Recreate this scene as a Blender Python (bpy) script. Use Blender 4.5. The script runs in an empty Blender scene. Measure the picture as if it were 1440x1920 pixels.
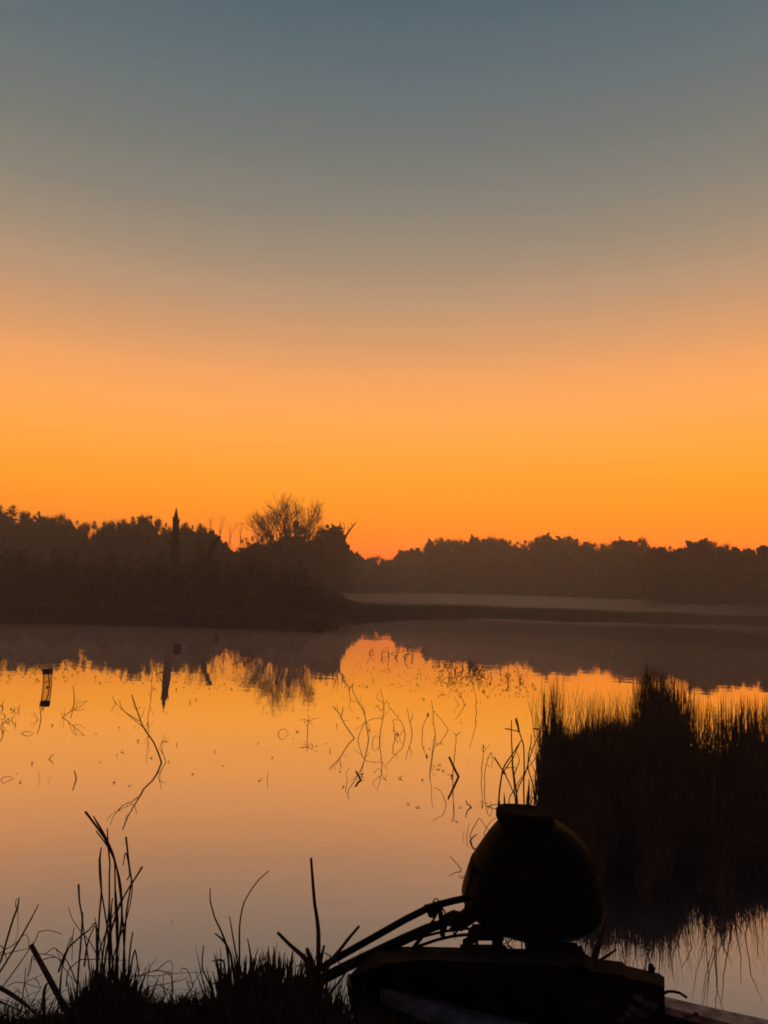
import bpy, bmesh, math, random
import numpy as np
from mathutils import Vector, Matrix

random.seed(7)
RNG = np.random.default_rng(7)
scene = bpy.context.scene

# ------------------------------------------------------------------ camera, sky, exposure
CAM_H = 2.0            # metres above the water
FPX = 1400.0           # focal length in pixels of the 1440 x 1920 photograph
PITCH = math.atan(150 / 1400)
ROLL = math.radians(2.0)
F = Vector((0, math.cos(PITCH), math.sin(PITCH)))
_r0 = Vector((1, 0, 0)); _u0 = Vector((0, -math.sin(PITCH), math.cos(PITCH)))
CR = math.cos(ROLL) * _r0 + math.sin(ROLL) * _u0
CU = -math.sin(ROLL) * _r0 + math.cos(ROLL) * _u0
EYE = Vector((0, 0, CAM_H))

cam_data = bpy.data.cameras.new("camera")
cam = bpy.data.objects.new("camera", cam_data)
scene.collection.objects.link(cam)
cam.matrix_world = Matrix((
    (CR.x, CU.x, -F.x, EYE.x), (CR.y, CU.y, -F.y, EYE.y), (CR.z, CU.z, -F.z, EYE.z), (0, 0, 0, 1)))
cam_data.sensor_fit = 'VERTICAL'; cam_data.sensor_height = 36
cam_data.lens = 36 * FPX / 1920
cam_data.clip_start = 0.05; cam_data.clip_end = 4000
scene.camera = cam

world = bpy.data.worlds.new("World"); scene.world = world
world.use_nodes = True
wn, wl = world.node_tree.nodes, world.node_tree.links
wn.clear()

def lin(c):
    return tuple(((v / 255) / 12.92 if v / 255 <= 0.04045 else ((v / 255 + 0.055) / 1.055) ** 2.4) for v in c) + (1,)

# dawn sky: colour by height above the horizon (photo row -> elevation), facing the sunrise
SKY = [(1130, (250, 112, 24)), (1040, (255, 122, 22)), (1000, (255, 137, 26)), (950, (255, 150, 34)), (900, (255, 159, 44)),
       (830, (255, 166, 70)), (760, (252, 167, 88)), (700, (238, 162, 98)), (640, (212, 155, 107)),
       (560, (184, 148, 116)), (480, (158, 139, 117)), (400, (138, 130, 117)), (300, (120, 121, 114)),
       (150, (101, 112, 115)), (0, (84, 101, 110)), (-250, (66, 84, 100)), (-900, (44, 58, 78)), (-3000, (34, 44, 62))]
tc = wn.new('ShaderNodeTexCoord'); sep = wn.new('ShaderNodeSeparateXYZ')
wl.new(tc.outputs['Generated'], sep.inputs[0])
def ramp(stops):
    r = wn.new('ShaderNodeValToRGB'); r.color_ramp.interpolation = 'LINEAR'
    el = r.color_ramp.elements
    while len(el) > 1: el.remove(el[-1])
    first = True
    for p, c in stops:
        if first: e = el[0]; e.position = p; first = False
        else: e = el.new(p)
        e.color = c
    return r
HAZE = 0.0024
stops = []
for y, c in SKY:
    e = math.atan((960 - y) / FPX) + PITCH
    # what the haze layer takes away and adds along this line of sight
    T = math.exp(-HAZE * min(700.0, 27.0 / max(0.01, math.sin(max(0.01, e)))))
    c = [max(0.0, (v - (1 - T) * a) / T) for v, a in zip(lin(c)[:3], (0.20, 0.085, 0.032))] + [1]
    stops.append((max(0.0, math.sin(e)), tuple(c)))
front = ramp(stops)
# away from the sunrise the low sky is dim and bluish mauve
back = ramp([(0.0, lin((34, 33, 42))), (0.12, lin((46, 42, 52))), (0.3, lin((44, 48, 62))), (0.6, lin((38, 48, 66))), (1.0, lin((34, 44, 62)))])
dotn = wn.new('ShaderNodeVectorMath'); dotn.operation = 'DOT_PRODUCT'; dotn.inputs[1].default_value = (-0.027, 0, 1)   # the glow centres a little to the right
wl.new(tc.outputs['Generated'], dotn.inputs[0]); wl.new(dotn.outputs['Value'], front.inputs[0]); wl.new(sep.outputs['Z'], back.inputs[0])
az = wn.new('ShaderNodeMapRange'); az.interpolation_type = 'SMOOTHSTEP'
az.inputs['From Min'].default_value = -0.5; az.inputs['From Max'].default_value = 0.75
wl.new(sep.outputs['Y'], az.inputs['Value'])
mixw = wn.new('ShaderNodeMixRGB')
wl.new(az.outputs[0], mixw.inputs[0]); wl.new(back.outputs[0], mixw.inputs[1]); wl.new(front.outputs[0], mixw.inputs[2])
bg = wn.new('ShaderNodeBackground'); bg.inputs['Strength'].default_value = 1.0
wo = wn.new('ShaderNodeOutputWorld')
mpw = wn.new('ShaderNodeMapping'); mpw.inputs['Scale'].default_value = (1.2, 1.2, 26.0); mpw.inputs['Rotation'].default_value = (0.02, 0.015, 0)
nzw = wn.new('ShaderNodeTexNoise'); nzw.inputs['Scale'].default_value = 1.6; nzw.inputs['Detail'].default_value = 4
rgw = wn.new('ShaderNodeMapRange'); rgw.inputs['From Min'].default_value = 0.3; rgw.inputs['From Max'].default_value = 0.7
rgw.inputs['To Min'].default_value = 0.982; rgw.inputs['To Max'].default_value = 1.018
mlw = wn.new('ShaderNodeVectorMath'); mlw.operation = 'SCALE'
wl.new(tc.outputs['Generated'], mpw.inputs[0]); wl.new(mpw.outputs[0], nzw.inputs['Vector']); wl.new(nzw.outputs['Fac'], rgw.inputs['Value'])
wl.new(mixw.outputs[0], mlw.inputs[0]); wl.new(rgw.outputs[0], mlw.inputs['Scale'])
wl.new(mlw.outputs[0], bg.inputs['Color']); wl.new(bg.outputs[0], wo.inputs['Surface'])
world.cycles.sampling_method = 'MANUAL'; world.cycles.sample_map_resolution = 512

vs = scene.view_settings
scene.display_settings.display_device = 'sRGB'
vs.view_transform = 'Standard'; vs.look = 'None'; vs.exposure = 0; vs.gamma = 1; vs.use_curve_mapping = False
cy = scene.cycles
cy.max_bounces = 6; cy.diffuse_bounces = 2; cy.glossy_bounces = 3; cy.transmission_bounces = 3
cy.transparent_max_bounces = 8; cy.volume_bounces = 1
cy.use_denoising = True
cy.filter_width = 1.8

# ------------------------------------------------------------------ helpers
def ray(px, py):
    px = float(px); py = float(py)
    return FPX * F + (px - 720) * CR - (py - 960) * CU
def P(px, py, d):
    d = float(d)
    """world point seen at photo pixel (px, py) whose distance in front (world Y) is d"""
    v = ray(px, py); return EYE + v * (d / v.y)
def G(px, py, z=0.0):
    v = ray(px, py); return EYE + v * ((z - CAM_H) / v.z)
def pxof(p):
    d = Vector(p) - EYE; w = d.dot(F)
    return 720 + FPX * d.dot(CR) / w, 960 - FPX * d.dot(CU) / w

def material(name, color, rough=0.8, var=0.3, scale=8.0, metallic=0.0, bump=0.0, spec=0.3, color2=None):
    m = bpy.data.materials.new(name); m.use_nodes = True
    nt = m.node_tree; b = nt.nodes['Principled BSDF']
    b.inputs['Roughness'].default_value = rough; b.inputs['Metallic'].default_value = metallic
    b.inputs['Specular IOR Level'].default_value = spec
    t = nt.nodes.new('ShaderNodeTexCoord')
    n = nt.nodes.new('ShaderNodeTexNoise'); n.inputs['Scale'].default_value = scale; n.inputs['Detail'].default_value = 5
    nt.links.new(t.outputs['Object'], n.inputs['Vector'])
    r = nt.nodes.new('ShaderNodeValToRGB')
    c2 = color2 or tuple(min(1, c * (1 + var)) for c in color)
    r.color_ramp.elements[0].color = (*[c * (1 - var) for c in color], 1); r.color_ramp.elements[0].position = 0.35
    r.color_ramp.elements[1].color = (*c2, 1); r.color_ramp.elements[1].position = 0.65
    nt.links.new(n.outputs['Fac'], r.inputs[0]); nt.links.new(r.outputs[0], b.inputs['Base Color'])
    if bump:
        bp = nt.nodes.new('ShaderNodeBump'); bp.inputs['Strength'].default_value = bump; bp.inputs['Distance'].default_value = 0.01
        nt.links.new(n.outputs['Fac'], bp.inputs['Height']); nt.links.new(bp.outputs[0], b.inputs['Normal'])
    return m

M = {
    'foliage': material('foliage', (0.032, 0.035, 0.016), 0.95, 0.3, 0.6, spec=0.02),
    'bark': material('bark', (0.06, 0.048, 0.036), 0.95, 0.3, 6, bump=0.4, spec=0.1),
    'deadwood': material('dead_wood', (0.07, 0.055, 0.042), 0.9, 0.35, 10, bump=0.5, spec=0.15),
    'reed': material('reed', (0.11, 0.09, 0.06), 0.85, 0.3, 5, spec=0.15),
    'grass': material('grass', (0.055, 0.056, 0.028), 0.85, 0.35, 7, spec=0.15),
    'stalk': material('stalk', (0.04, 0.028, 0.02), 0.9, 0.3, 20, spec=0.12),
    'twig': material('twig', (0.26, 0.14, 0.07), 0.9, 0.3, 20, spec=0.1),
    'snagwood': material('weathered_snag', (0.07, 0.055, 0.042), 0.9, 0.3, 8, bump=0.5, spec=0.15),
    'soil': material('soil', (0.05, 0.042, 0.03), 0.95, 0.4, 3, bump=0.8, spec=0.1),
    'land': material('land', (0.045, 0.045, 0.022), 0.95, 0.35, 0.15, spec=0.1),
    'bed': material('lake_bed', (0.025, 0.022, 0.015), 0.95, 0.3, 0.3, spec=0.1),
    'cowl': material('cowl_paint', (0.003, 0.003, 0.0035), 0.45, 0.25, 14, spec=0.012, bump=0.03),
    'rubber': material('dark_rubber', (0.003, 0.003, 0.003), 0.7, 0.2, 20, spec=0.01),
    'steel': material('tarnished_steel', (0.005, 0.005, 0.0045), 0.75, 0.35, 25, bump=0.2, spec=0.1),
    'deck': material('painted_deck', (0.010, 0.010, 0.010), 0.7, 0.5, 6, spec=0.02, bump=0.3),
    'gunwale': material('bare_aluminium', (0.45, 0.46, 0.49), 0.5, 0.4, 9, metallic=0.3, bump=0.5),
    'board': material('weathered_board', (0.56, 0.42, 0.34), 0.85, 0.4, 14, bump=0.6, spec=0.2),
    'seed': material('seed_fluff', (0.12, 0.11, 0.10), 0.95, 0.3, 30, spec=0.1),
    'cap': material('container_cap', (0.03, 0.022, 0.018), 0.6, 0.2, 20),
}

def link(o, parent=None):
    scene.collection.objects.link(o)
    if parent is not None: o.parent = parent
    return o
def tag(o, label=None, cat=None, group=None, kind=None):
    if label: o['label'] = label
    if cat: o['category'] = cat
    if group: o['group'] = group
    if kind: o['kind'] = kind
    return o
def empty(name, loc, label=None, cat=None, group=None):
    o = bpy.data.objects.new(name, None); o.location = loc; o.empty_display_size = 0.1
    link(o); return tag(o, label, cat, group)
class MB:
    """collects polygons; build() links them as one mesh object, coordinates relative to the parent's origin"""
    def __init__(s): s.v = []; s.f = []
    def tube(s, pts, radii, n=5, caps=True):
        pts = [Vector(p) for p in pts]
        if not hasattr(radii, '__len__'): radii = [radii] * len(pts)
        base = len(s.v)
        up = Vector((0.13, 0.9, 0.21)).normalized()
        for i, p in enumerate(pts):
            t = (pts[min(i + 1, len(pts) - 1)] - pts[max(i - 1, 0)])
            t = t.normalized() if t.length > 1e-9 else Vector((0, 0, 1))
            a = t.cross(up)
            a = a.normalized() if a.length > 1e-3 else t.cross(Vector((1, 0, 0))).normalized()
            b = t.cross(a)
            for k in range(n):
                q = 2 * math.pi * k / n
                s.v.append(p + (a * math.cos(q) + b * math.sin(q)) * radii[i])
        for i in range(len(pts) - 1):
            for k in range(n):
                k2 = (k + 1) % n
                s.f.append((base + i * n + k, base + i * n + k2, base + (i + 1) * n + k2, base + (i + 1) * n + k))
        if caps:
            s.f.append(tuple(base + k for k in range(n))[::-1])
            s.f.append(tuple(base + (len(pts) - 1) * n + k for k in range(n)))
    def blade(s, pts, widths, side):
        base = len(s.v); side = Vector(side)
        for p, w in zip(pts, widths):
            p = Vector(p); s.v += [p - side * w / 2, p + side * w / 2]
        for i in range(len(pts) - 1):
            s.f.append((base + 2 * i, base + 2 * i + 1, base + 2 * i + 3, base + 2 * i + 2))
    def box(s, c, h, rot=None):
        c = Vector(c); base = len(s.v)
        for dx in (-1, 1):
            for dy in (-1, 1):
                for dz in (-1, 1):
                    o = Vector((dx * h[0], dy * h[1], dz * h[2]))
                    if rot is not None: o = rot @ o
                    s.v.append(c + o)
        s.f += [tuple(base + i for i in q) for q in ((0, 1, 3, 2), (4, 6, 7, 5), (0, 4, 5, 1), (2, 3, 7, 6), (0, 2, 6, 4), (1, 5, 7, 3))]
    def loft(s, rings, caps=True, closed=True):
        base = len(s.v); n = len(rings[0])
        for r in rings: s.v += [Vector(p) for p in r]
        for i in range(len(rings) - 1):
            for k in range(n if closed else n - 1):
                k2 = (k + 1) % n
                s.f.append((base + i * n + k, base + i * n + k2, base + (i + 1) * n + k2, base + (i + 1) * n + k))
        if caps and closed:
            s.f.append(tuple(base + k for k in range(n))[::-1])
            s.f.append(tuple(base + (len(rings) - 1) * n + k for k in range(n)))
    def prism(s, poly, d, t):
        """outline given in photo pixels at distance d, with real thickness t"""
        a = [P(x, y, d) for x, y in poly]
        s.loft([a, [p + Vector((0, t, 0)) for p in a]])
    def ribbon(s): pass
    def mesh(s, name, mat, origin=(0, 0, 0), smooth=False):
        me = bpy.data.meshes.new(name); o = Vector(origin)
        me.from_pydata([tuple(v - o) for v in s.v], [], s.f)
        me.materials.append(mat)
        me.validate()
        if len(s.f) < 20000:
            bm = bmesh.new(); bm.from_mesh(me); bmesh.ops.recalc_face_normals(bm, faces=bm.faces); bm.to_mesh(me); bm.free()
        if smooth: me.polygons.foreach_set('use_smooth', [True] * len(me.polygons))
        me.update(); return me
    def build(s, name, mat, parent=None, origin=None, smooth=False):
        org = Vector(parent_origin(parent)) if parent is not None else Vector(origin or (0, 0, 0))
        o = bpy.data.objects.new(name, s.mesh(name, mat, org, smooth))
        if parent is None: o.location = org
        return link(o, parent)
def parent_origin(p):
    v = Vector((0, 0, 0))
    while p is not None: v = v + p.location; p = p.parent
    return v
def np_mesh(name, verts, faces4, mat, smooth=False):
    me = bpy.data.meshes.new(name)
    nv, nf = len(verts), len(faces4); k = faces4.shape[1]
    me.vertices.add(nv); me.vertices.foreach_set('co', np.asarray(verts, dtype=np.float32).ravel())
    me.loops.add(nf * k); me.loops.foreach_set('vertex_index', faces4.astype(np.int32).ravel())
    me.polygons.add(nf); me.polygons.foreach_set('loop_start', np.arange(0, nf * k, k, dtype=np.int32))
    me.polygons.foreach_set('loop_total', np.full(nf, k, dtype=np.int32))
    if smooth: me.polygons.foreach_set('use_smooth', np.ones(nf, dtype=bool))
    me.materials.append(mat); me.update(calc_edges=True); me.validate(); return me
def leaf_quads(centres, size):
    """random facing leaf-cluster quads (irregular) at the centres"""
    n = len(centres); size = np.broadcast_to(size, n)
    a = RNG.normal(size=(n, 3)); a /= np.linalg.norm(a, axis=1)[:, None]
    b = RNG.normal(size=(n, 3)); b -= (b * a).sum(1)[:, None] * a; b /= np.linalg.norm(b, axis=1)[:, None]
    sa = (size * RNG.uniform(0.5, 1.0, n))[:, None]; sb = (size * RNG.uniform(0.3, 0.75, n))[:, None]
    v = np.stack([centres - a * sa, centres - b * sb + a * sa * 0.2, centres + a * sa, centres + b * sb - a * sa * 0.2], 1).reshape(-1, 3)
    return v, np.arange(4 * n).reshape(n, 4)
def interp(x, pts):
    return float(np.interp(x, [p[0] for p in pts], [p[1] for p in pts]))
def smooth(t): t = max(0.0, min(1.0, t)); return t * t * (3 - 2 * t)

# ------------------------------------------------------------------ skyline and shoreline data (photo pixels)
SKYLINE = [(-900, 930), (-500, 950), (-200, 940), (0, 946), (25, 941), (50, 950), (80, 954), (100, 963), (120, 970), (150, 975), (172, 973), (200, 974),
           (235, 972), (255, 964), (280, 963), (300, 973), (345, 977), (385, 983), (400, 991), (430, 999), (455, 1003),
           (478, 1006), (500, 1006), (530, 990), (560, 978), (600, 984), (612, 982), (628, 996), (640, 1020), (652, 1034), (664, 1043),
           (690, 1046), (705, 1043), (722, 1047), (745, 1047), (762, 1041), (780, 1035), (798, 1031), (803, 1013), (820, 1007),
           (840, 1006), (870, 1009), (900, 1010), (920, 1006), (945, 1006), (970, 1009), (1005, 1006), (1040, 1009), (1065, 1004),
           (1100, 1012), (1150, 1016), (1180, 1016), (1198, 1010), (1212, 1020), (1270, 1020), (1300, 1024), (1320, 1014), (1360, 1018),
           (1385, 1024), (1440, 1030), (1700, 1030), (2100, 1020), (2500, 1030)]
def sky_y(x): return interp(x, SKYLINE)
def tree_d(x):
    if x < 660: return interp(x, [(-900, 110), (0, 128), (545, 114), (600, 118), (640, 150), (660, 190)])
    if x < 800: return interp(x, [(660, 215), (745, 250), (799, 240)])
    return interp(x, [(800, 225), (1100, 190), (1190, 165), (1225, 128), (1440, 118), (2500, 125)])
def shore_d(x):
    return interp(x, [(-3500, 18), (-900, 40), (0, 62), (300, 60), (600, 57), (660, 58), (740, 66), (900, 82), (1150, 84), (1440, 92), (2400, 95), (4500, 60)])

# ------------------------------------------------------------------ haze and mist (real air)
def volume_material(name, density, color, aniso=0.0):
    m = bpy.data.materials.new(name); m.use_nodes = True; nt = m.node_tree; nt.nodes.clear()
    out = nt.nodes.new('ShaderNodeOutputMaterial'); v = nt.nodes.new('ShaderNodeVolumePrincipled')
    v.inputs['Color'].default_value = (*color, 1); v.inputs['Density'].default_value = density
    v.inputs['Anisotropy'].default_value = aniso
    nt.links.new(v.outputs[0], out.inputs['Volume']); return m
hz = MB(); hz.box((0, 250, 14.0), (760, 560, 16.0))
haze = hz.build('haze', volume_material('haze_air', HAZE, (0.97, 0.94, 0.9), 0.55))
tag(haze, 'thin dawn haze lying over the whole lake', 'haze', kind='stuff')

def mist(label, c, r, density):
    n, m = 24, 10
    b = MB(); rings = []
    for i in range(1, m):
        th = math.pi * i / m
        rings.append([(c[0] + r[0] * math.sin(th) * math.cos(2 * math.pi * k / n), c[1] + r[1] * math.sin(th) * math.sin(2 * math.pi * k / n),
                       c[2] + r[2] * math.cos(th)) for k in range(n)])
    b.loft(rings)
    o = b.build('mist', volume_material('mist_air', density, (0.98, 0.88, 0.79), 0.3), origin=c)
    tag(o, label, 'mist', kind='stuff')
mist('pale mist bank behind the marsh below the distant right wood', (34, 140, 0.2), (54, 40, 2.2), 0.024)
mist('mist thickening towards the right edge behind the marsh', (72, 112, 0.2), (36, 12, 2.2), 0.045)
mist('low mist lying on the water in front of the left wood', (-7, 24, 0.05), (14, 9.5, 0.36), 0.022)
mist('thin mist over the open water before the marsh', (6, 28, 0.05), (12, 9, 0.36), 0.007)

# ------------------------------------------------------------------ land, lake
def px_at(a):   # direction a = X / Y  ->  photo column at the horizon
    return 720 + FPX * a / math.cos(PITCH)
def land_z(a, Y):
    x = px_at(a); t = Y - shore_d(x) - 1.2 * math.sin(a * 90) - 0.8 * math.sin(a * 37 + 1)
    if t < 0: return -0.8 * smooth(-t / 6)
    z = 0.14 * smooth(t / 2)
    D = tree_d(x)
    left = smooth((655 - x) / 40)
    z += left * 0.9 * smooth(t / 40)
    top = CAM_H + (P(x, sky_y(x), D).z - CAM_H)
    w = smooth((645 - x) / 70) if x < 660 else (smooth((x - 668) / 20) * smooth((797 - x) / 10) if x < 800 else smooth((x - 806) / 30))
    z += w * 0.62 * top * smooth((Y - D) / (0.16 * D))
    return z
As = np.concatenate([np.linspace(-4.5, -0.75, 30, endpoint=False), np.linspace(-0.75, 0.75, 260), np.linspace(0.80, 4.5, 30)])
Ys = np.concatenate([np.geomspace(2.5, 40, 14, endpoint=False), np.linspace(40, 160, 60, endpoint=False), np.linspace(160, 620, 60)])
verts = []; 
for Y in Ys:
    for a in As:
        X = max(-700, min(700, a * Y))
        verts.append((X, Y, land_z(a, Y)))
nA = len(As); idx = np.arange(len(verts)).reshape(len(Ys), nA)
faces = np.stack([idx[:-1, :-1], idx[:-1, 1:], idx[1:, 1:], idx[1:, :-1]], -1).reshape(-1, 4)
o = link(bpy.data.objects.new('ground', np_mesh('ground', np.array(verts), faces, M['land'], True)))
tag(o, kind='structure')

wm = bpy.data.materials.new('lake_water'); wm.use_nodes = True
nt = wm.node_tree; nt.nodes.clear(); N = nt.nodes.new; L = nt.links.new
out = N('ShaderNodeOutputMaterial'); gl = N('ShaderNodeBsdfGlossy'); gl.inputs['Roughness'].default_value = 0.015
gl.inputs['Color'].default_value = (0.93, 0.92, 1.0, 1)
df = N('ShaderNodeBsdfDiffuse'); df.inputs['Color'].default_value = (0.085, 0.07, 0.078, 1)
fr = N('ShaderNodeFresnel'); fr.inputs['IOR'].default_value = 1.33
mr = N('ShaderNodeMapRange'); mr.inputs['From Min'].default_value = 0.02; mr.inputs['From Max'].default_value = 0.36
mr.inputs['To Min'].default_value = 0.5; mr.inputs['To Max'].default_value = 0.96
mx = N('ShaderNodeMixShader'); tcw = N('ShaderNodeTexCoord')
mp = N('ShaderNodeMapping'); mp.inputs['Scale'].default_value = (1.0, 1.0, 1.0)
n1 = N('ShaderNodeTexNoise'); n1.inputs['Scale'].default_value = 2.2; n1.inputs['Detail'].default_value = 3
n2 = N('ShaderNodeTexNoise'); n2.inputs['Scale'].default_value = 0.25; n2.inputs['Detail'].default_value = 2
ad = N('ShaderNodeMath'); ad.operation = 'MULTIPLY_ADD'; ad.inputs[1].default_value = 4.0
bp = N('ShaderNodeBump'); bp.inputs['Strength'].default_value = 1.0; bp.inputs['Distance'].default_value = 0.0014
L(tcw.outputs['Object'], mp.inputs[0]); L(mp.outputs[0], n1.inputs['Vector']); L(mp.outputs[0], n2.inputs['Vector'])
L(n2.outputs['Fac'], ad.inputs[0]); L(n1.outputs['Fac'], ad.inputs[2]); L(ad.outputs[0], bp.inputs['Height'])
L(bp.outputs[0], gl.inputs['Normal'])
L(fr.outputs[0], mr.inputs['Value']); L(mr.outputs[0], mx.inputs[0]); L(df.outputs[0], mx.inputs[1]); L(gl.outputs[0], mx.inputs[2])
L(mx.outputs[0], out.inputs['Surface'])
w = MB(); w.v = [Vector(p) for p in ((-700, -20, 0), (700, -20, 0), (700, 640, 0), (-700, 640, 0))]; w.f = [(0, 1, 2, 3)]
tag(w.build('lake_water', wm), kind='structure')

# near bank under the camera
def bank_edge(x):
    return interp(x, [(-60, 3.6), (-3, 3.72), (-1.6, 3.66), (-0.9, 3.74), (-0.4, 3.7), (-0.1, 3.45), (0.3, 3.2), (1.2, 2.8), (2.5, 2.5), (60, 2.4)]) \
        + 0.05 * math.sin(x * 5.1) + 0.03 * math.sin(x * 13 + 1)
def bank_z(x, y):
    t = bank_edge(x) - y
    return -0.35 + 0.47 * smooth((t + 0.35) / 0.6) + 0.16 * smooth(t / 1.6) + 0.02 * math.sin(x * 7 + y * 3) * math.sin(y * 9) * smooth(t * 2)
xs = np.concatenate([np.linspace(-60, -4, 14, endpoint=False), np.linspace(-4, 4, 130), np.linspace(4.5, 60, 14)])
ysb = np.concatenate([np.linspace(-19, 0.5, 12, endpoint=False), np.linspace(0.5, 4.8, 70)])
verts = np.array([(x, y, bank_z(x, y)) for y in ysb for x in xs])
idx = np.arange(len(verts)).reshape(len(ysb), len(xs))
faces = np.stack([idx[:-1, :-1], idx[:-1, 1:], idx[1:, 1:], idx[1:, :-1]], -1).reshape(-1, 4)
tag(link(bpy.data.objects.new('shore_bank', np_mesh('shore_bank', verts, faces, M['soil'], True))), kind='structure')

# ------------------------------------------------------------------ distant wood: masses and individual skyline trees
def wood_mass(name, label, x0, x1, n, drop, size):
    cs = np.zeros((n, 3)); sz = np.zeros(n)
    for i in range(n):
        x = random.uniform(x0, x1); D = tree_d(x) * random.uniform(0.97, 1.1)
        dip = drop + 9 * math.sin(x * 0.047) + 5 * math.sin(x * 0.09) + 4 * math.sin(x * 0.23 + 2) + 3 * math.sin(x * .61)
        u = random.random() ** 0.8
        ztop = P(x, sky_y(x) + dip, tree_d(x)).z
        z = max(0.2, ztop * u)
        p = P(x, 1100, D); cs[i] = (p.x, D, z + random.uniform(-0.2, 0.2)); sz[i] = size * random.uniform(0.6, 1.3)
    v, f = leaf_quads(cs, sz)
    o = link(bpy.data.objects.new(name, np_mesh(name, v, f, M['foliage'])))
    tag(o, label, 'wood', kind='stuff')
wood_mass('woodland', 'dark mass of trees below the left skyline behind the pointed snag', -700, 655, 62000, 24, 0.7)
wood_mass('woodland', 'distant low wood in the gap between the two dark woods', 625, 806, 14000, 4, 1.4)
wood_mass('woodland', 'dark mass of trees below the long even skyline beyond the marsh', 806, 2200, 60000, 13, 1.1)

# shrubs along the left water's edge
cs = []
for i in range(60000):
    x = random.uniform(-800, 680); D = shore_d(x) + 0.8 + random.random() ** 1.5 * 45
    h = 2.6 + 0.4 * math.sin(x * 0.07) + 0.3 * math.sin(x * 0.19 + 1) + (D - shore_d(x)) * .09
    h *= smooth((690 - x) / 170)
    p = P(x, 1100, D); cs.append((p.x, D, 0.1 + max(0.3, h) * random.random() ** .8))
v, f = leaf_quads(np.array(cs), 0.32)
tag(link(bpy.data.objects.new('shore_undergrowth', np_mesh('shore_undergrowth', v, f, M['foliage']))), 'low dark scrub along the far left water edge', 'scrub', kind='stuff')

# marsh grass on the flat right of the gap
def blades_mesh(name, items, mat):
    """items: (base xyz, tip xyz, width, bend) -> ribbons of three segments, joined"""
    V = []; Fc = []
    for b, t, wd, bend in items:
        b = Vector(b); t = Vector(t); q = random.uniform(-0.9, 0.9); s = Vector((math.cos(q), math.sin(q), 0))
        k = len(V)
        for i, (u, ww) in enumerate(((0, 0.8), (0.4, 1), (0.75, 0.7), (1, 0.12))):
            p = b.lerp(t, u) + Vector((bend * math.sin(u * math.pi) , 0, 0))
            V += [p - s * wd * ww / 2, p + s * wd * ww / 2]
        for i in range(3): Fc.append((k + 2 * i, k + 2 * i + 1, k + 2 * i + 3, k + 2 * i + 2))
    return np_mesh(name, np.array([tuple(p) for p in V]), np.array(Fc), mat)
items = []
for i in range(26000):
    x = random.uniform(630, 2100); D = shore_d(x) + random.random() ** 2 * 30 + 0.2
    h = 0.3 + 0.25 * random.random() + 0.05 * math.sin(x * 0.031)
    p = P(x, 1130, D); b = (p.x, D, 0.05)
    items.append((b, (p.x + random.gauss(0, 0.1), D, 0.1 + h), 0.12, random.gauss(0, 0.04)))
tag(link(bpy.data.objects.new('marsh_grass', blades_mesh('marsh_grass', items, M['reed']))), 'flat dark marsh grass beyond the open water under the mist', 'marsh grass', kind='stuff')

def leafy_meshes(seed, kind):
    """unit-height tree: trunk mesh, crown mesh"""
    rnd = random.Random(seed); global RNG
    RNG = np.random.default_rng(seed)
    wid = {'round': 0.42, 'tall': 0.26, 'spread': 0.6, 'spire': 0.14, 'loose': 0.45}[kind]
    lobes = []
    nl = {'round': 22, 'tall': 18, 'spread': 24, 'spire': 16, 'loose': 17}[kind]
    for i in range(nl):
        u = rnd.random(); z = 0.28 + 0.62 * u
        if kind == 'spire': rr = wid * (1.02 - u) ; z = 0.12 + 0.84 * u
        else: rr = wid * math.sin(math.pi * min(1, (0.15 + 0.8 * u))) ** 0.7
        q = rnd.uniform(0, 6.28); rad = rr * rnd.uniform(0.3, 1)
        lobes.append((rad * math.cos(q), rad * math.sin(q), z, (0.05 if kind == 'spire' else rnd.uniform(0.07, 0.13)) * (0.75 if kind == 'loose' else 1)))
    lobes.append((0, 0, 0.9, 0.05)); 
    cs = []
    for lx, ly, lz, lr in lobes:
        n = int(3000 * lr) if kind != 'loose' else int(2000 * lr)
        d = RNG.normal(size=(n, 3)); d /= np.linalg.norm(d, axis=1)[:, None]
        d *= (RNG.random(n) ** 0.5)[:, None] * lr * RNG.uniform(0.6, 1.25, n)[:, None]
        d[:, 2] *= 0.75
        cs.append(d + np.array([lx, ly, lz]))
    cs = np.concatenate(cs); cs[:, 2] = np.minimum(cs[:, 2], 0.99)
    v, f = leaf_quads(cs, RNG.uniform(0.007, 0.018, len(cs)))
    crown = np_mesh('crown', v, f, M['foliage'])
    b = MB(); b.tube([(0, 0, -0.02), (0.01, 0, 0.3), (-0.01, 0.01, 0.6), (0, 0, 0.85)], [0.022, 0.017, 0.011, 0.004], 7)
    for lx, ly, lz, lr in lobes:
        z0 = max(0.12, lz - 0.22)
        b.tube([(0, 0, z0), (lx * 0.5, ly * 0.5, (z0 + lz) / 2 - 0.01), (lx, ly, lz)], [0.009, 0.006, 0.002], 4, False)
    return b.mesh('trunk', M['bark']), crown
RNG = np.random.default_rng(3)
LEAFY = {}
for i, k in enumerate(['round', 'round', 'spread', 'spread', 'tall', 'tall', 'loose', 'loose', 'spire']):
    LEAFY.setdefault(k, []).append(leafy_meshes(100 + i, k))

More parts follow.
